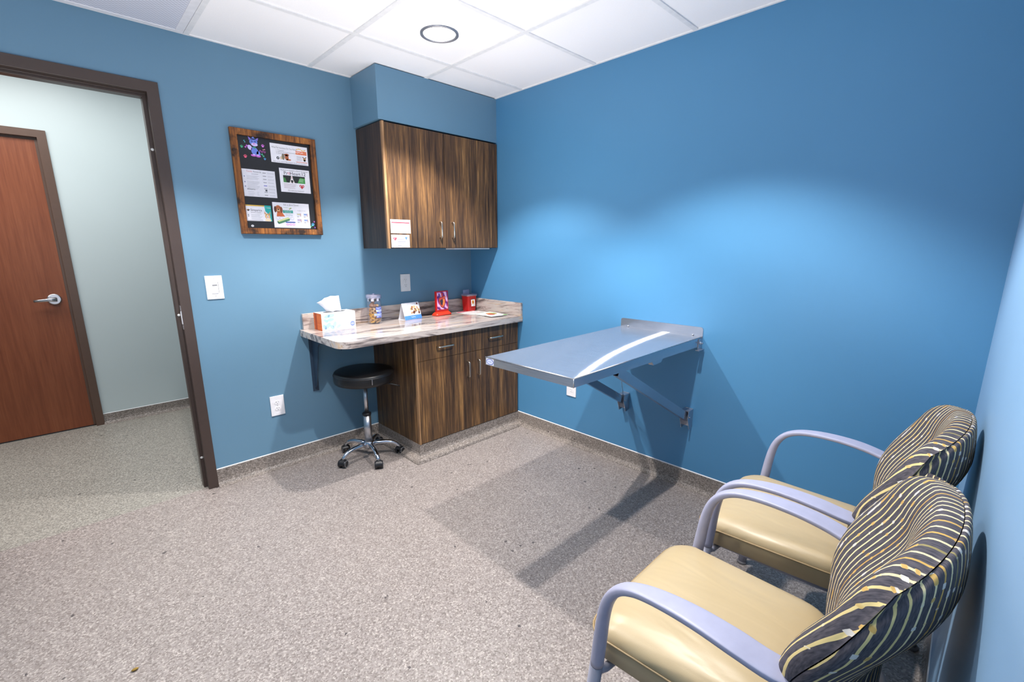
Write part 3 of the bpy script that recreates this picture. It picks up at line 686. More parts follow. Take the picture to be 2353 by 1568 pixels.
def tissue(b):
    n, k = 14, 10; loops = []
    for i in range(k+1):
        s = i/k; row = []
        for j in range(n+1):
            q = j/n*2-1
            half = .043+.012*s; lean = -.016*s
            x = q*half+lean-(.035*s*s if q < -.4 else 0)*(-q)
            z = h+.104*s*(1-.34*max(0, -q)**1.6) - .004
            y = .012*math.sin(q*5+s*2)*(1-.3*s)+.006*math.sin(q*11)*s
            row.append((x, y, z))
        loops.append(row)
    b.rings(loops, 0, True, False, False, m, closed=False)
b = MB(); tissue(b); to = b.build('tissue', M['tissue'], t); so = to.modifiers.new('thick', 'SOLIDIFY'); so.thickness = .0015
# treat jar
JX, JY, JR, JH = -.957, -.112, .0475, .198
t = thing('treat_jar', 'tall clear plastic treat jar with blue lettered label', 'jar', (JX, JY, CT))
b = MB(); b.lathe([(JR-.004, .0008), (JR, .006), (JR, JH-.02), (JR-.003, JH-.016)], (JX, JY, CT), 40, cap1=False); b.build('jar_body', M['clear'], t)
b = MB(); b.lathe([(JR+.003, JH-.024), (JR+.003, JH-.002), (JR, JH), (.002, JH)], (JX, JY, CT), 40, cap0=False); b.lathe([(.007, JH), (.007, JH+.006), (.004, JH+.008)], (JX, JY, CT), 12); b.build('lid', M['clearlid'], t)
b = MB(); b.lathe([(JR-.0065, JH-.042), (JR-.0065, JH-.026)], (JX, JY, CT), 40, cap0=False, cap1=False)
b.mi = [(i//3) % 2 for i in range(len(b.f))]; b.build('seal_band', [M['paper'], M['dark']], t)
def curved_label(txts):
    b = MB(); mats = [ink((40, 74, 190)), ink((196, 214, 246)), ink((236, 240, 250))]
    a0, a1 = -2.10, -.80
    def P(a, z, k=0): return (JX+(JR+.0006+k*.0003)*math.cos(a), JY+(JR+.0006+k*.0003)*math.sin(a), CT+z)
    for i, (tx, z, hh, mi, s0) in enumerate(txts):
        n = 10; st = a0+s0
        lo = [[P(st+(a1-st)*j/n, z-hh), P(st+(a1-st)*j/n, z+hh)] for j in range(n+1)]
        b.rings(lo, mi, False, False, False, None, closed=False)
        vs, fs = text_mesh(tx, hh*1.75); ctr = (st+a1)/2
        wid = max(v.x for v in vs)-min(v.x for v in vs); k = min(1, (a1-st)*JR*.9/wid)
        b.add([P(ctr+v.x*k/JR, z+v.y, 1) for v in vs], fs, 2 if mi == 0 else 0)
    b.build('label', mats, t)
curved_label([('TREATS', .108, .0085, 0, .25), ('MAKE', .0915, .007, 1, .3), ('EVEN', .0785, .0055, 0, .42), ('EVERYTHING', .066, .0065, 1, .0), ('BETTER', .0515, .008, 0, .3)])
BG = 'dog biscuits in the treat jar'
def bone_mb(L=.024, th=.009):
    b = MB(); p = []
    for cx, cy, a0 in ((L*.36, .0042, -PI*.2), (-L*.36, .0042, PI*.2), (-L*.36, -.0042, PI*.8), (L*.36, -.0042, PI*1.2+.0)):
        for i in range(5):
            a = a0+PI*1.0*i/4; p.append((cx+.0046*math.cos(a), cy+.0046*math.sin(a)))
    b.prism(p, 0, th); return b
bm0 = bone_mb().build('dog_biscuit', M['bisc'], bevel=.001); me_b = bm0.data; C.objects.unlink(bm0); bpy.data.objects.remove(bm0)
mlist = [M['bisc'], M['bisc3'], M['bisc2']]
mes = []
for mm in mlist:
    q = me_b.copy(); q.materials.clear(); q.materials.append(mm); mes.append(q)
for lay in range(8):
    for k in range(5):
        a = k*2*PI/5+lay*.63
        k_ = (1 if (math.cos(a-3.5) > .2 and lay < 5 and random.random() < .7) else (2 if random.random() < .12 else 0))
        o = bpy.data.objects.new('dog_biscuit', mes[k_]); C.objects.link(o)
        o.location = (JX+.027*math.cos(a), JY+.027*math.sin(a), CT+.010+lay*.0125)
        o.rotation_euler = (random.uniform(-.25, .25), random.uniform(-.25, .25), a+PI/2+random.uniform(-.35, .35))
        tag(o, 'bone shaped %s dog biscuit inside the clear treat jar' % ('tan', 'yellow', 'brown')[k_], 'dog biscuit', BG)
for i, (a, z) in enumerate(((3.6, .116), (4.4, .113), (5.3, .112), (4.0, .140))):
    b = MB(); rr = .024 if i == 0 else .017
    b.ball((0, 0, 0), rr*.75, 0, 12, 1.05, .8, 1.0)
    for v in b.v: v *= 1+.16*math.sin(v.x*260+v.z*190+i)
    o = b.build('dog_biscuit', M['bisc2'] if i != 2 else M['bisc']); o.location = (JX+.022*math.cos(a), JY+.022*math.sin(a), CT+z+.012)
    tag(o, 'large lumpy %s dog biscuit on top of the jar heap' % ('brown' if i != 2 else 'tan'), 'dog biscuit', BG)
# tent card
m = rot_at(-.674, -.112, CT, .14)
t = thing('tent_card', 'white folded tent card with biscuit photo and blue bar on the counter', 'tent card', (-.674, -.112, CT))
w = .078; fy, by, zt = -.036, .040, .118
b = MB()
side = [(-w, fy, .0008), (w, fy, .0008), (w, 0, zt), (-w, 0, zt)]
b.box(-w, w, 0, .0012, 0, math.hypot(fy, zt), 0, m @ Matrix.Translation((0, fy, .0008)) @ Matrix.Rotation(-math.atan2(-fy, zt), 4, 'X'))
b.box(-w, w, 0, .0012, 0, math.hypot(by, zt), 0, m @ Matrix.Translation((0, by, .0008)) @ Matrix.Rotation(math.atan2(by, zt), 4, 'X'))
b.box(-w, w, fy, by, .0004, .0012, 0, m); b.build('folded_card', M['paper'], t)
fp = Flat(m @ Matrix.Translation((0, fy-.0006, .0008)) @ Matrix.Rotation(-math.atan2(-fy, zt)+PI/2, 4, 'X'))
fp.rect(-w, w, .001, .030, (84, 146, 232)).text('TopDog', .0, .018, .012, (226, 236, 250), 2)
fp.lines(-.066, -.005, .108, 5, .008, (196, 198, 216), .0022); fp.lines(-.062, -.02, .066, 4, .008, (206, 208, 222), .002)
for i in range(16):
    fp.ell(.03+random.uniform(-.04, .042), .062+random.uniform(-.028, .030), random.uniform(.007, .014), random.uniform(.006, .012), random.choice([(206, 160, 112), (176, 116, 74), (230, 190, 140), (120, 72, 48), (236, 208, 166)]), 1+i % 5, 12, random.random()*3)
fp.ell(.06, .112, .007, .007, (120, 52, 44), 5)
fp.build('front_print', t)
# anatomical picture stand
m = rot_at(-.398, -.118, CT, .10)
t = thing('heart_model_stand', 'upright orange red display stand with purple heart anatomy picture', 'display stand', (-.398, -.118, CT))
b = MB(); b.rings([[(x, y, z) for x, y in rrect(-a, a, -c, c, min(a, c)*.6)] for a, c, z in ((.080, .034, .0006), (.080, .034, .010), (.073, .028, .018), (.064, .020, .026), (.060, .016, .030))], 0, True, mat=m); b.build('base', M['orange'], t)
b = MB(); b.box(-.062, .062, -.011, .008, .028, .186, 0, m); b.build('panel', M['red'], t, bevel=.004)
fp = Flat(m @ Matrix.Translation((0, -.0112, .107)) @ Matrix.Rotation(PI/2, 4, 'X'))
fp.rect(-.053, .053, -.062, .072, M['anat'], 0.4)
HP = lambda k: [(u*k-.002, v*k-.004) for u, v in ((-.034, .022), (-.026, .034), (-.008, .036), (.012, .042), (.028, .026), (.032, .0), (.024, -.026), (.006, -.046), (-.014, -.034), (-.028, -.010))]
fp.poly(HP(1.08), (130, 30, 52), 2).poly(HP(.95), (206, 74, 58), 3)
fp.poly([(-.026, .008), (.0, .02), (.006, -.002), (-.004, -.032), (-.018, -.022)], (66, 48, 66), 4).poly([(.008, .02), (.022, .014), (.02, -.02), (.002, -.042), (.006, -.01)], (238, 150, 70), 4)
fp.poly([(-.006, .034), (.006, .036), (.004, .066), (-.012, .064)], (206, 50, 48), 3).poly([(.01, .034), (.03, .04), (.034, .03), (.014, .024)], (232, 110, 96), 4).poly([(-.034, .03), (-.022, .036), (-.026, .062), (-.04, .06)], (92, 60, 150), 3)
for i in range(4): fp.rect(-.02+i*.006, -.0185+i*.006, -.02+i*.004, .006+i*.002, (30, 26, 36), 5)
fp.build('picture', t)
# sharps container
SX, SY = -.098, -.085
m = rot_at(SX, SY, CT, .12)
t = thing('sharps_container', 'red sharps container with clear lid and biohazard label in the counter corner', 'container', (SX, SY, CT))
b = MB(); b.rings([[(x, y, z) for x, y in rrect(-a, a, -a*.78, a*.78, .014)] for a, z in ((.042, .0006), (.045, .006), (.051, .120), (.054, .122), (.054, .129))], 0, True, mat=m); b.build('bin_body', M['red'], t)
b = MB(); b.rings([[(x, y, z) for x, y in rrect(-a, a, -a*.78, a*.78, .015)] for a, z in ((.056, .124), (.057, .137), (.053, .141), (.033, .143))], 0, True, mat=m); b.box(-.035, .035, .030, .034, .142, .172, 0, m); b.build('lid', M['clearlid'], t)
fp = Flat(m @ Matrix.Translation((.004, -.0400, .074)) @ Matrix.Rotation(PI/2-.06, 4, 'X'))
fp.rect(-.022, .022, -.032, .030, (232, 230, 226)).rect(-.022, .022, .022, .026, (44, 40, 42), 2).rect(-.011, .011, -.012, .015, (232, 150, 40), 2).ell(0, .0, .007, .007, (120, 60, 20), 3).ell(0, .0, .004, .004, (232, 150, 40), 4).ell(0, .006, .003, .003, (120, 60, 20), 4).ell(-.005, -.004, .003, .003, (120, 60, 20), 4).ell(.005, -.004, .003, .003, (120, 60, 20), 4)
fp.text('BIOHAZARD', 0, -.0165, .005, (40, 40, 44), 2).text('SHARPS', .006, -.025, .0055, (90, 90, 96), 2)
fp.build('label', t)
# papers
def mag(name, x, y, a, w, h, z, cols, lab, head):
    f = Flat(Matrix.Translation((x, y, CT+z)) @ Matrix.Rotation(a, 4, 'Z')); f.slab(-w, w, -h, h, .0022, (236, 234, 230))
    f.rect(-w, w, h*.72, h, cols[0]).ell(.2*w, .1*h, .55*w, .4*h, cols[1], 2, 14).ell(-.1*w, -.15*h, .35*w, .28*h, cols[2], 3, 14).poly([(.2*w, .4*h), (.7*w, .3*h), (.5*w, -.3*h)], cols[3], 3)
    f.lines(-.8*w, .3*w, -.62*h, 4, .012, (150, 150, 156), .004); f.rect(.5*w, w, -h, -.75*h, cols[3], 2)
    return tag(f.build(name, None, (x, y, CT+z)), lab, 'magazine', 'papers on the counter')
mag('magazine', -.150, -.205, .16, .082, .115, .0026, [(210, 90, 110), (226, 206, 200), (196, 120, 110), (60, 60, 70)], 'pink edged leaflet lowest and leftmost of the papers on the counter', '')
mag('magazine', -.140, -.285, .08, .080, .112, .0053, [(236, 226, 226), (226, 196, 190), (206, 84, 84), (120, 110, 120)], 'white leaflet in the middle of the paper pile on the counter', '')
mag('magazine', -.132, -.385, -.07, .080, .112, .0080, [(226, 232, 220), (214, 150, 90), (200, 80, 50), (110, 170, 70)], 'topmost white magazine with orange photo on the counter paper pile', '')

# ------------------------------------------------------------------ stool
SX, SY = -1.145, -.272
t = thing('rolling_stool', 'round black vinyl rolling stool on a chrome five spoke base', 'stool', (SX, SY, 0))
c0 = (SX, SY, 0)
b = MB(); b.lathe([(.15, .532), (.178, .534), (.186, .540), (.189, .556), (.189, .590), (.186, .602), (.178, .610), (.150, .614), (.001, .616)], c0, 56); b.build('seat', M['black'], t)
b = MB(); b.lathe([(.1885, .586), (.1905, .588), (.1905, .592), (.1885, .594)], c0, 56, cap0=False, cap1=False); s_ = b.build('seam_piping', M['blackp'], t)
a = -1.78; b = MB(); b.box(-.003, .003, -.0025, 0, .555, .590, 0, Matrix.Translation((SX+.1895*math.cos(a), SY+.1895*math.sin(a), 0)) @ Matrix.Rotation(a+PI/2, 4, 'Z')); b.build('zip_pull', M['chrome'], t, bevel=.001)
b = MB(); b.lathe([(.10, .522), (.10, .532)], c0, 32); b.box(SX-.08, SX+.08, SY-.05, SY+.05, .510, .522); b.build('seat_plate', M['blackp'], t)
b = MB(); b.lathe([(.0135, .30), (.0135, .512)], c0, 20); b.build('gas_piston', M['alu'], t)
b = MB(); b.lathe([(.029, .302), (.029, .314), (.024, .318)], c0, 24); b.build('collar', M['blackp'], t)
b = MB(); b.lathe([(.025, .10), (.025, .303)], c0, 28); b.build('column_sleeve', M['alu'], t)
b = MB(); b.lathe([(.020, .068), (.033, .078), (.034, .112), (.028, .118)], c0, 28); b.build('hub', M['chrome'], t)
b = MB(); b.tube([(SX+.04, SY-.03, .515), (SX+.12, SY-.075, .512), (SX+.175, SY-.11, .492), (SX+.19, SY-.118, .486)], .0045, 8); b.build('height_lever', M['blackp'], t)
for k in range(5):
    a = math.radians(187+72*k); ca, sa = math.cos(a), math.sin(a)
    def P(r, z): return (SX+r*ca, SY+r*sa, z)
    b = MB(); b.tube([P(.02, .096), P(.06, .099), P(.11, .098), P(.15, .090), P(.178, .076), P(.192, .062), P(.197, .052)], [.016, .0155, .014, .0135, .013, .0125, .012], 14, side=(-sa, ca, 0)); lg = b.build('leg', M['chrome'], t)
    ang = a+[.5, -.3, .9, .2, -.6][k]
    mw = Matrix.Translation((SX+.200*ca, SY+.200*sa, 0)) @ Matrix.Rotation(ang, 4, 'Z')
    b = MB(); b.lathe([(.010, .030), (.011, .060)], (0, 0, 0), 12, 0, mw)
    hood = [(.026*math.cos(q), .027+.027*math.sin(q)) for q in [PI*i/12-.3 for i in range(13)]]
    b.prism(hood, -.017, .017, 0, mw @ Matrix.Rotation(PI/2, 4, 'X'), True); cs = recalc(b.build('caster', M['blackp'], lg))
    for sd in (-1, 1):
        mm = mw @ Matrix.Translation((0, sd*.017, .0255)) @ Matrix.Rotation(-sd*PI/2, 4, 'X')
        b.__init__(); b.lathe([(.0250, -.008), (.0252, .002), (.023, .008), (.019, .009)], (0, 0, 0), 24, 0, mm); b.lathe([(.0232, .0082), (.0190, .0096), (.0188, .0088)], (0, 0, 0), 24, 1, mm, cap0=False, cap1=False); recalc(b.build('caster_wheel', [M['blackp'], M['greyrim']], lg))

# ------------------------------------------------------------------ exam table
t = thing('exam_table', 'wall mounted stainless steel folding exam table with backsplash', 'exam table', (0, -1.71, .38))
YL, YR, XF = -1.460, -1.966, -1.128
def tz(x): return .905+.008*(x/1.128)
b = MB(); n = 12
top = []
for i in range(n+1):
    x = -.004+(XF+.004)*i/n
    top.append(x)
verts = []; 
for x in top: verts += [(x, YL, tz(x)), (x, YR, tz(x))]
o = b.add(verts, [(2*i, 2*i+1, 2*i+3, 2*i+2) for i in range(n)])
for i, (x, y, z) in enumerate(verts): b.uv[o+i] = (-x, y)
recalc(b.build('tabletop', M['steelA'], t))
b = MB()
def skirt(x): return .036+.016*max(0, 1+x/1.1)
th = .0015
for y, sgn in ((YL, 1), (YR, -1)):
    v = [(-.004, y, tz(0)), (XF, y, tz(XF)), (XF, y, tz(XF)-skirt(XF)), (-.004, y, tz(0)-skirt(0))]
    v2 = [(x, yy-sgn*.012, z) for x, yy, z in v]
    b.add(v+v2, [(0, 1, 2, 3), (3, 2, 6, 7), (7, 6, 5, 4)])
v = [(XF, YL, tz(XF)), (XF, YR, tz(XF)), (XF, YR, tz(XF)-skirt(XF)), (XF, YL, tz(XF)-skirt(XF))]; v2 = [(x+.012, y, z) for x, y, z in v]
b.add(v+v2, [(0, 1, 2, 3), (3, 2, 6, 7), (7, 6, 5, 4)])
b.build('skirt', M['steel'], t)
b = MB(); b.tube([(-.004, YR, tz(0)), (XF, YR, tz(XF)), ], .0025, 8); b.tube([(XF, YR, tz(XF)), (XF, YL, tz(XF))], .0025, 8); b.tube([(XF, YR, tz(XF)), (XF, YR, tz(XF)-skirt(XF))], .0022, 8); b.build('rolled_edge', M['alu'], t)
b = MB(); b.prism([(YR-.004, .86), (YL+.002, .86)] + [(YL+.002-.014+.014*math.cos(a), .942+.014*math.sin(a)) for a in [PI/2*i/5 for i in range(6)]] + [(YR-.004+.014-.014*math.cos(a), .942+.014*math.sin(a)) for a in [PI/2-PI/2*i/5 for i in range(6)]], -.0035, -.0005, mat=Matrix(((0, 0, 1, 0), (1, 0, 0, 0), (0, 1, 0, 0), (0, 0, 0, 1)))); recalc(b.build('backsplash', M['steel'], t))
for y in (YL-.05, YR+.05):
    b = MB(); b.ball((-.006, y, tz(0)+.004), .006, 0, 10, 1, 1, .7); b.build('screw', M['alu'], t)
fp = Flat(Matrix.Translation((XF-.0012, YL-.032, tz(XF)-.018)) @ Matrix(((0, 0, -1, 0), (-1, 0, 0, 0), (0, 1, 0, 0), (0, 0, 0, 1))))
fp.rect(-.026, .026, -.015, .015, (196, 198, 206), .5).ell(0, 0, .024, .0135, (74, 92, 176), 1, 24).ell(0, 0, .020, .0105, (206, 212, 232), 2, 24).text('M-VAC', 0, 0, .011, (74, 92, 176), 3, wid=.026)
fp.build('maker_badge', t)
# hinge at wall, right end
b = MB(); b.box(-.045, -.004, YR-.004, YR-.001, .842, .897); b.box(-.075, -.010, YR-.022, YR-.001, .838, .841)
b.lathe([(.009, 0), (.009, .004), (.005, .006), (.005, .016)], (0, 0, 0), 12, 0, Matrix.Translation((-.028, YR-.004, .874)) @ RY); b.build('hinge', M['steel'], t)
b = MB(); b.prism([(-.53, .856), (-.42, .858), (-.44, .838), (-.51, .836)], YR+.004, YR+.03, mat=Matrix(((1, 0, 0, 0), (0, 0, 1, 0), (0, 1, 0, 0), (0, 0, 0, 1)))); recalc(b.build('latch_plate', M['steel'], t))
for y in (YR+.06, YL-.085):
    b = MB(); b.box(-.9, -.35, y, y+.025, .838, .868); b.build('under_rail', M['steel'], t)
b = MB(); b.tube([(-.20+.012*math.cos(a), -1.60, .80+.012*math.sin(a)) for a in [2*PI*i/14 for i in range(15)]], .0018, 6, side=(0, 1, 0)); b.tube([(-.20, -1.60, .875), (-.20, -1.60, .812)], .0018, 6); b.tube([(-.20, -1.60, .788), (-.16, -1.58, .60), (-.08, -1.55, .47)], .0016, 6); b.build('release_chain', M['alu'], t)
for y in (-1.930, -1.520):
    p0, p1 = Vector((-.045, y, .445)), Vector((-.775, y, .852)); d = (p1-p0).normalized(); u = Vector((0, 1, 0)); nn = d.cross(u)
    b = MB(); mt = Matrix(((d.x, u.x, nn.x, p0.x), (d.y, u.y, nn.y, p0.y), (d.z, u.z, nn.z, p0.z), (0, 0, 0, 1)))
    L = (p1-p0).length
    for a in ((-.013, -.0115), (.0115, .013)): b.box(-.01, L, a[0], a[1], -.022, .022, 0, mt)
    b.box(-.01, L, -.0115, .0115, -.022, -.0205, 0, mt); b.box(-.01, L, -.0115, .0115, .0205, .022, 0, mt); b.build('strut', M['steel'], t)
    b = MB(); sd = [(-.0008, .378), (-.0008, .486), (-.058, .482), (-.066, .440), (-.050, .405), (-.040, .372), (-.020, .372)]
    X = Matrix(((1, 0, 0, 0), (0, 0, 1, 0), (0, 1, 0, 0), (0, 0, 0, 1)))
    b.prism(sd, y-.024, y-.0215, mat=X); b.prism(sd, y+.0215, y+.024, mat=X)
    b.box(-.003, -.0008, y-.0215, y+.0215, .378, .486); b.box(-.058, -.003, y-.0215, y+.0215, .482, .4845)
    b.lathe([(.005, 0), (.004, .004)], (0, 0, 0), 10, 0, Matrix.Translation((-.045, y-.024, .445)) @ RY); recalc(b.build('wall_bracket', M['steel'], t))

# ------------------------------------------------------------------ chairs
def sstep(a, b_, x):
    k = max(0, min(1, (x-a)/(b_-a))); return k*k*(3-2*k)
ZB, ZT = .385, .918
def S(a, b_):
    k = .50
    X = a*math.sqrt(1-k*b_*b_/2); Z = b_*math.sqrt(1-k*a*a/2)
    tt = (Z+1)/2; z = ZB+(ZT-ZB)*tt
    W = .190+.105*sstep(0, .70, tt)
    x = X*W/math.sqrt(1-k/2*.35)
    y = .105-.085*sstep(.40, .82, tt)+(.088+.020*sstep(.35, .7, tt))*abs(X)**2.1*(1-.3*sstep(.75, 1, tt))
    return Vector((x, y, z))
def NRM(a, b_):
    e = .01
    du = S(min(1, a+e), b_)-S(max(-1, a-e), b_); dv = S(a, min(1, b_+e))-S(a, max(-1, b_-e))
    n = dv.cross(du)
    return n.normalized() if n.y > 0 else -n.normalized()
def shell(sign, T, nu=52, nv=44):
    b = MB(); loops = []; uvs = []
    for j in range(nv+1):
        bb = -math.cos(PI*j/nv); row = []
        for i in range(nu+1):
            aa = -math.cos(PI*i/nu)
            r = (abs(aa)**7+abs(bb)**7)**(1/7); r = min(1, r)
            e = math.sqrt(max(0, 1-r**5))
            bul = T*e
            if sign > 0: bul *= 1+.22*abs(aa)**3*(1 if r < 1 else 0)
            p = S(aa*.995 if sign < 0 else aa, bb*.995 if sign < 0 else bb)
            n = NRM(aa, bb)
            ctr = Vector((0, p.y, .68)); out = (p-ctr); out.y = 0
            if out.length > 1e-6: out.normalize()
            lip = (.016 if sign > 0 else .010)*(1-abs(2*e-1))*(1 if r > .5 else 0)
            p = p+n*(sign*(bul+.0006))+out*lip
            row.append(p); uvs.append((aa*.29+.5, bb*.26+(.0 if sign > 0 else .6)))
        loops.append(row)
    b.rings(loops, 0, True, False, False, closed=False)
    # stripe coordinates: half cushion parameter, half true length across; true length upwards
    n1 = nu+1; half = nu//2
    for j in range(nv+1):
        acc = [0]*n1
        for i in range(half+1, n1): acc[i] = acc[i-1]+(loops[j][i]-loops[j][i-1]).length
        for i in range(half-1, -1, -1): acc[i] = acc[i+1]-(loops[j][i]-loops[j][i+1]).length
        for i in range(n1):
            vv = 0 if j == 0 else b.uv[(j-1)*n1+i][1]+(loops[j][i]-loops[j-1][i]).length
            b.uv[j*n1+i] = (.45*(uvs[j*n1+i][0]-.5)*1.15+.55*acc[i]+.5, vv+(0 if j or sign > 0 else .9))
    return b
def loop_seat(ins, z, crown=0):
    pts = rrect(-.250+ins, .250-ins, .185+ins, .640-ins, max(.02, .070-ins*.6), 7)
    return [(x*(1-.10*(.64-y)/.455), y, z-(.012*sstep(.52, .64, y) if crown else 0)) for x, y in pts]
def make_chair():
    t = thing('guest_chair', '', 'chair')
    b = MB(); L = [loop_seat(i, z, 1) for i, z in ((.030, .378), (.008, .380), (.0, .386), (.0, .436), (.003, .447), (.010, .457), (.024, .467), (.050, .474), (.10, .479), (.16, .481), (.20, .482))]
    b.rings(L, 0, True); se = recalc(b.build('seat', M['vinyl'], t))
    p = loop_seat(-.0015, .4385, 1); b = MB(); b.tube(p+[p[0]], .0028, 6, cap=False, side=(0, 0, 1)); b.build('piping', M['stitch'], se)
    b = MB(); b.rings([[(x*.93, .03+y*.93, z) for x, y, _ in loop_seat(.02, 0)] for z in (.366, .3775)], 0, False); b.build('seat_underside', M['under'], t)
    bk = recalc(shell(1, .068).build('back_cushion', M['fabric'], t))
    recalc(shell(-1, .020).build('back_panel', M['fabric'], t))
    for s in (-1, 1):
        J = (.276*s, .578, .385)
        b = MB(); b.tube([(.272*s, .618, .012), (.274*s, .600, .18), J], .0165, 14); lg = b.build('leg', M['grey'], t)
        b = MB(); b.lathe([(.020, 0), (.020, .008), (.014, .014)], (.272*s, .618, 0), 16); b.build('foot_glide', M['greyd'], lg)
        path = [(.276*s, .577, .387), (.278*s, .570, .46), (.281*s, .561, .54), (.283*s, .547, .595), (.284*s, .520, .635), (.285*s, .478, .659), (.285*s, .42, .671), (.284*s, .35, .674), (.283*s, .28, .669), (.276*s, .215, .657), (.252*s, .165, .646)]
        fl = [(.0165, .0165, 1), (.0165, .0165, 1), (.0165, .015, .95), (.0165, .013, .85), (.0175, .011, .7), (.020, .009, .5), (.025, .0075, .38), (.029, .0068, .32), (.032, .0065, .3), (.031, .0065, .3), (.024, .0065, .3)]
        # finer
        pp, ff = [], []
        for i in range(len(path)-1):
            for k in range(4):
                q = k/4
                P0, P1, P2, P3 = [Vector(path[max(0, min(len(path)-1, i+d))]) for d in (-1, 0, 1, 2)]
                pp.append(.5*((2*P1)+(P2-P0)*q+(2*P0-5*P1+4*P2-P3)*q*q+(3*P1-P0-3*P2+P3)*q**3)); ff.append(tuple(fl[i][m]*(1-q)+fl[i+1][m]*q for m in range(3)))
        pp.append(Vector(path[-1])); ff.append(fl[-1])
        b = MB(); b.tube(pp, 0, 20, flat=ff); b.build('armrest', M['greyarm'], t)
        b = MB(); b.tube([(.272*s, .576, .368), (.25*s, .568, .362), (.19*s, .56, .362)], [.012, .010, .010], 10, side=(0, 1, 0)); b.tube([(.20*s, .57, .360), (.185*s, .20, .360)], .010, 8); b.build('seat_rail', M['grey'], t)
        b = MB(); b.tube([(.185*s, .22, .366), (.215*s, .09, .18), (.228*s, .035, .012)], .0125, 12); lg = b.build('leg', M['greyd'], t)
        b = MB(); b.lathe([(.018, 0), (.018, .010), (.012, .014)], (.228*s, .035, 0), 16); b.build('foot_glide', M['greyd'], lg)
    return t
ch = make_chair()
ch.location = (-1.385, -3.047, 0)
ch['label'] = 'tan seated guest chair with striped back nearest the camera'
ch['group'] = 'guest chairs along the wall'
def dup(o, parent=None):
    c = o.copy(); C.objects.link(c)
    if parent: c.parent = parent
    for k in list(o.children): dup(k, c)
    return c
ch2 = dup(ch); ch2.location = (-.735, -3.043, 0)
ch2['label'] = 'tan seated guest chair with striped back in the corner by the right wall'
# crumb
b = MB(); b.ball((-2.485, -1.205, .005), .005, 0, 8, 2.2, 1, .9)
tag(b.build('crumb', plain('golden_crumb', (150, 120, 50), .8), None, 0, (-2.485, -1.205, 0)), 'small golden brown crumb on the speckled floor at lower left', 'crumb')

# ------------------------------------------------------------------ camera
cam = bpy.data.cameras.new('camera'); co = bpy.data.objects.new('camera', cam); C.objects.link(co)
F_PX, PPX, PPY = 1047.1427, 1167.1985, 798.7621
yaw, pitch, roll = .7679, -.2159, -.0037
fwd = Vector((math.sin(yaw)*math.cos(pitch), math.cos(yaw)*math.cos(pitch), math.sin(pitch)))
rt = fwd.cross(Vector((0, 0, 1))).normalized(); up = rt.cross(fwd)
r2 = rt*math.cos(roll)+up*math.sin(roll); u2 = up*math.cos(roll)-rt*math.sin(roll)
co.matrix_world = Matrix(((r2.x, u2.x, -fwd.x, -2.459), (r2.y, u2.y, -fwd.y, -2.9863), (r2.z, u2.z, -fwd.z, 1.3841), (0, 0, 0, 1)))
cam.sensor_width = 36; cam.sensor_fit = 'HORIZONTAL'; cam.lens = F_PX/2353*36
cam.shift_x = (1176.5-PPX)/2353; cam.shift_y = (PPY-784)/2353
cam.clip_start = .01
bpy.context.scene.camera = co

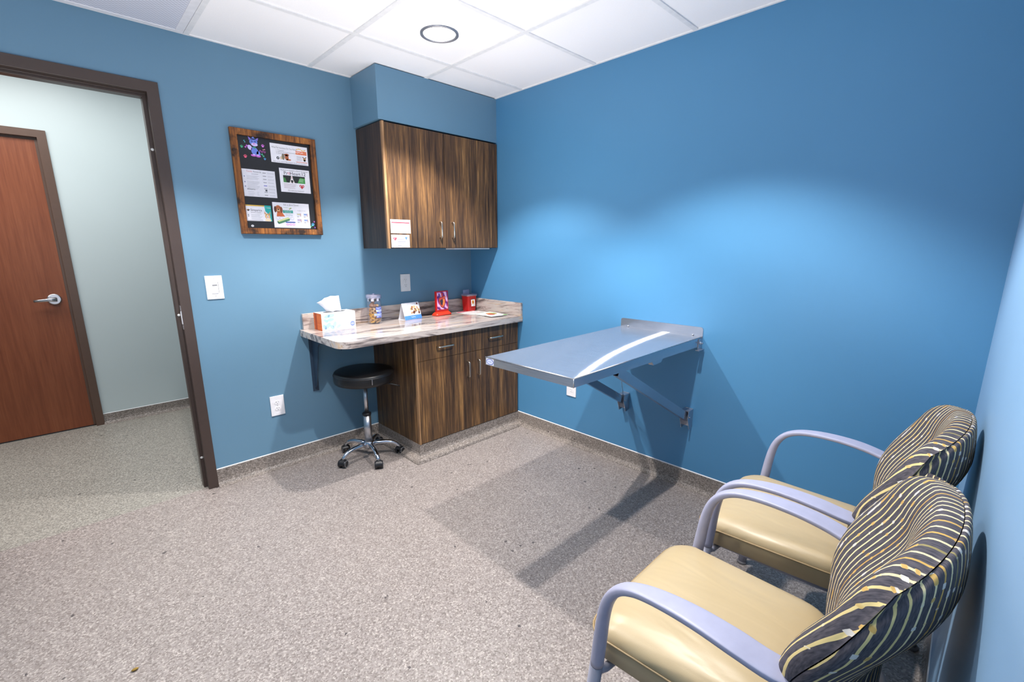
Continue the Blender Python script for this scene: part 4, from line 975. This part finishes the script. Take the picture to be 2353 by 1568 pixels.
# ------------------------------------------------------------------ light
def spot(x, y, z, power, size, blend, rad, col=(1, .97, .95), aim=None):
    l = bpy.data.lights.new('lamp', 'SPOT'); l.energy = power; l.spot_size = math.radians(size); l.spot_blend = blend; l.shadow_soft_size = rad; l.color = col
    # wide batwing beam of a recessed reflector lamp: stronger towards the rim of the cone
    l.use_nodes = True; nt = l.node_tree; em = nt.nodes['Emission']
    tc = nt.nodes.new('ShaderNodeTexCoord'); sp = nt.nodes.new('ShaderNodeSeparateXYZ'); nt.links.new(tc.outputs['Normal'], sp.inputs[0])
    ab = nt.nodes.new('ShaderNodeMath'); ab.operation = 'ABSOLUTE'; nt.links.new(sp.outputs[2], ab.inputs[0])
    pw = nt.nodes.new('ShaderNodeMath'); pw.operation = 'POWER'; nt.links.new(ab.outputs[0], pw.inputs[0]); pw.inputs[1].default_value = -.7
    nt.links.new(pw.outputs[0], em.inputs['Strength'])
    o = bpy.data.objects.new('lamp', l); C.objects.link(o); o.location = (x, y, z)
    if aim: o.rotation_euler = (Vector(aim)-Vector((x, y, z))).to_track_quat('-Z', 'Y').to_euler()
    return o
def area(x, y, z, sx, sy, power, aim, col=(1, 1, 1)):
    l = bpy.data.lights.new('lamp', 'AREA'); l.shape = 'RECTANGLE'; l.size = sx; l.size_y = sy; l.energy = power; l.color = col
    o = bpy.data.objects.new('lamp', l); C.objects.link(o); o.location = (x, y, z)
    o.rotation_euler = (Vector(aim)-Vector((x, y, z))).to_track_quat('-Z', 'Y').to_euler()
    return o
for x, y in ((-.911, -.895), (-.911, -2.104), (-2.135, -.895), (-2.135, -2.104)):
    spot(x, y, H-.012, (172 if y > -1.5 else 130) if x > -1.5 else (112 if y > -1.5 else 30), 107, .42, .028, (1, .96, .92))
area(-2.80, -1.6, 1.35, 2.2, .4, 11, (-1.9, -1.5, 3.0), (1, .94, .89))  # added fill uplight for the ceiling, no such fitting in the room
area(-2.3, -2.2, .9, 1.0, 1.0, 23, (-1.9, -1.8, 3.0), (1, .94, .89))  # added low uplight to lift the ceiling, unseen and no real fixture
area(-3.3, .95, 2.62, 2.2, .8, 46, (-3.3, .96, 0), (1, .98, .96))
area(-1.6, .95, 2.62, 1.6, .8, 10, (-1.6, .96, 0), (.95, 1, 1))
area(-.85, -1.05, 1.45, 1.1, 1.1, 7.5, (-.80, -1.05, 3.0), (1, .94, .89))  # added uplight in mid air to brighten the far ceiling, no pendant there
w = bpy.data.worlds.new('world'); bpy.context.scene.world = w; w.use_nodes = True
w.node_tree.nodes['Background'].inputs[0].default_value = (.5, .5, .52, 1); w.node_tree.nodes['Background'].inputs[1].default_value = .3
vs = bpy.context.scene.view_settings
vs.view_transform = 'Standard'; vs.look = 'None'; vs.exposure = 0; vs.gamma = 1
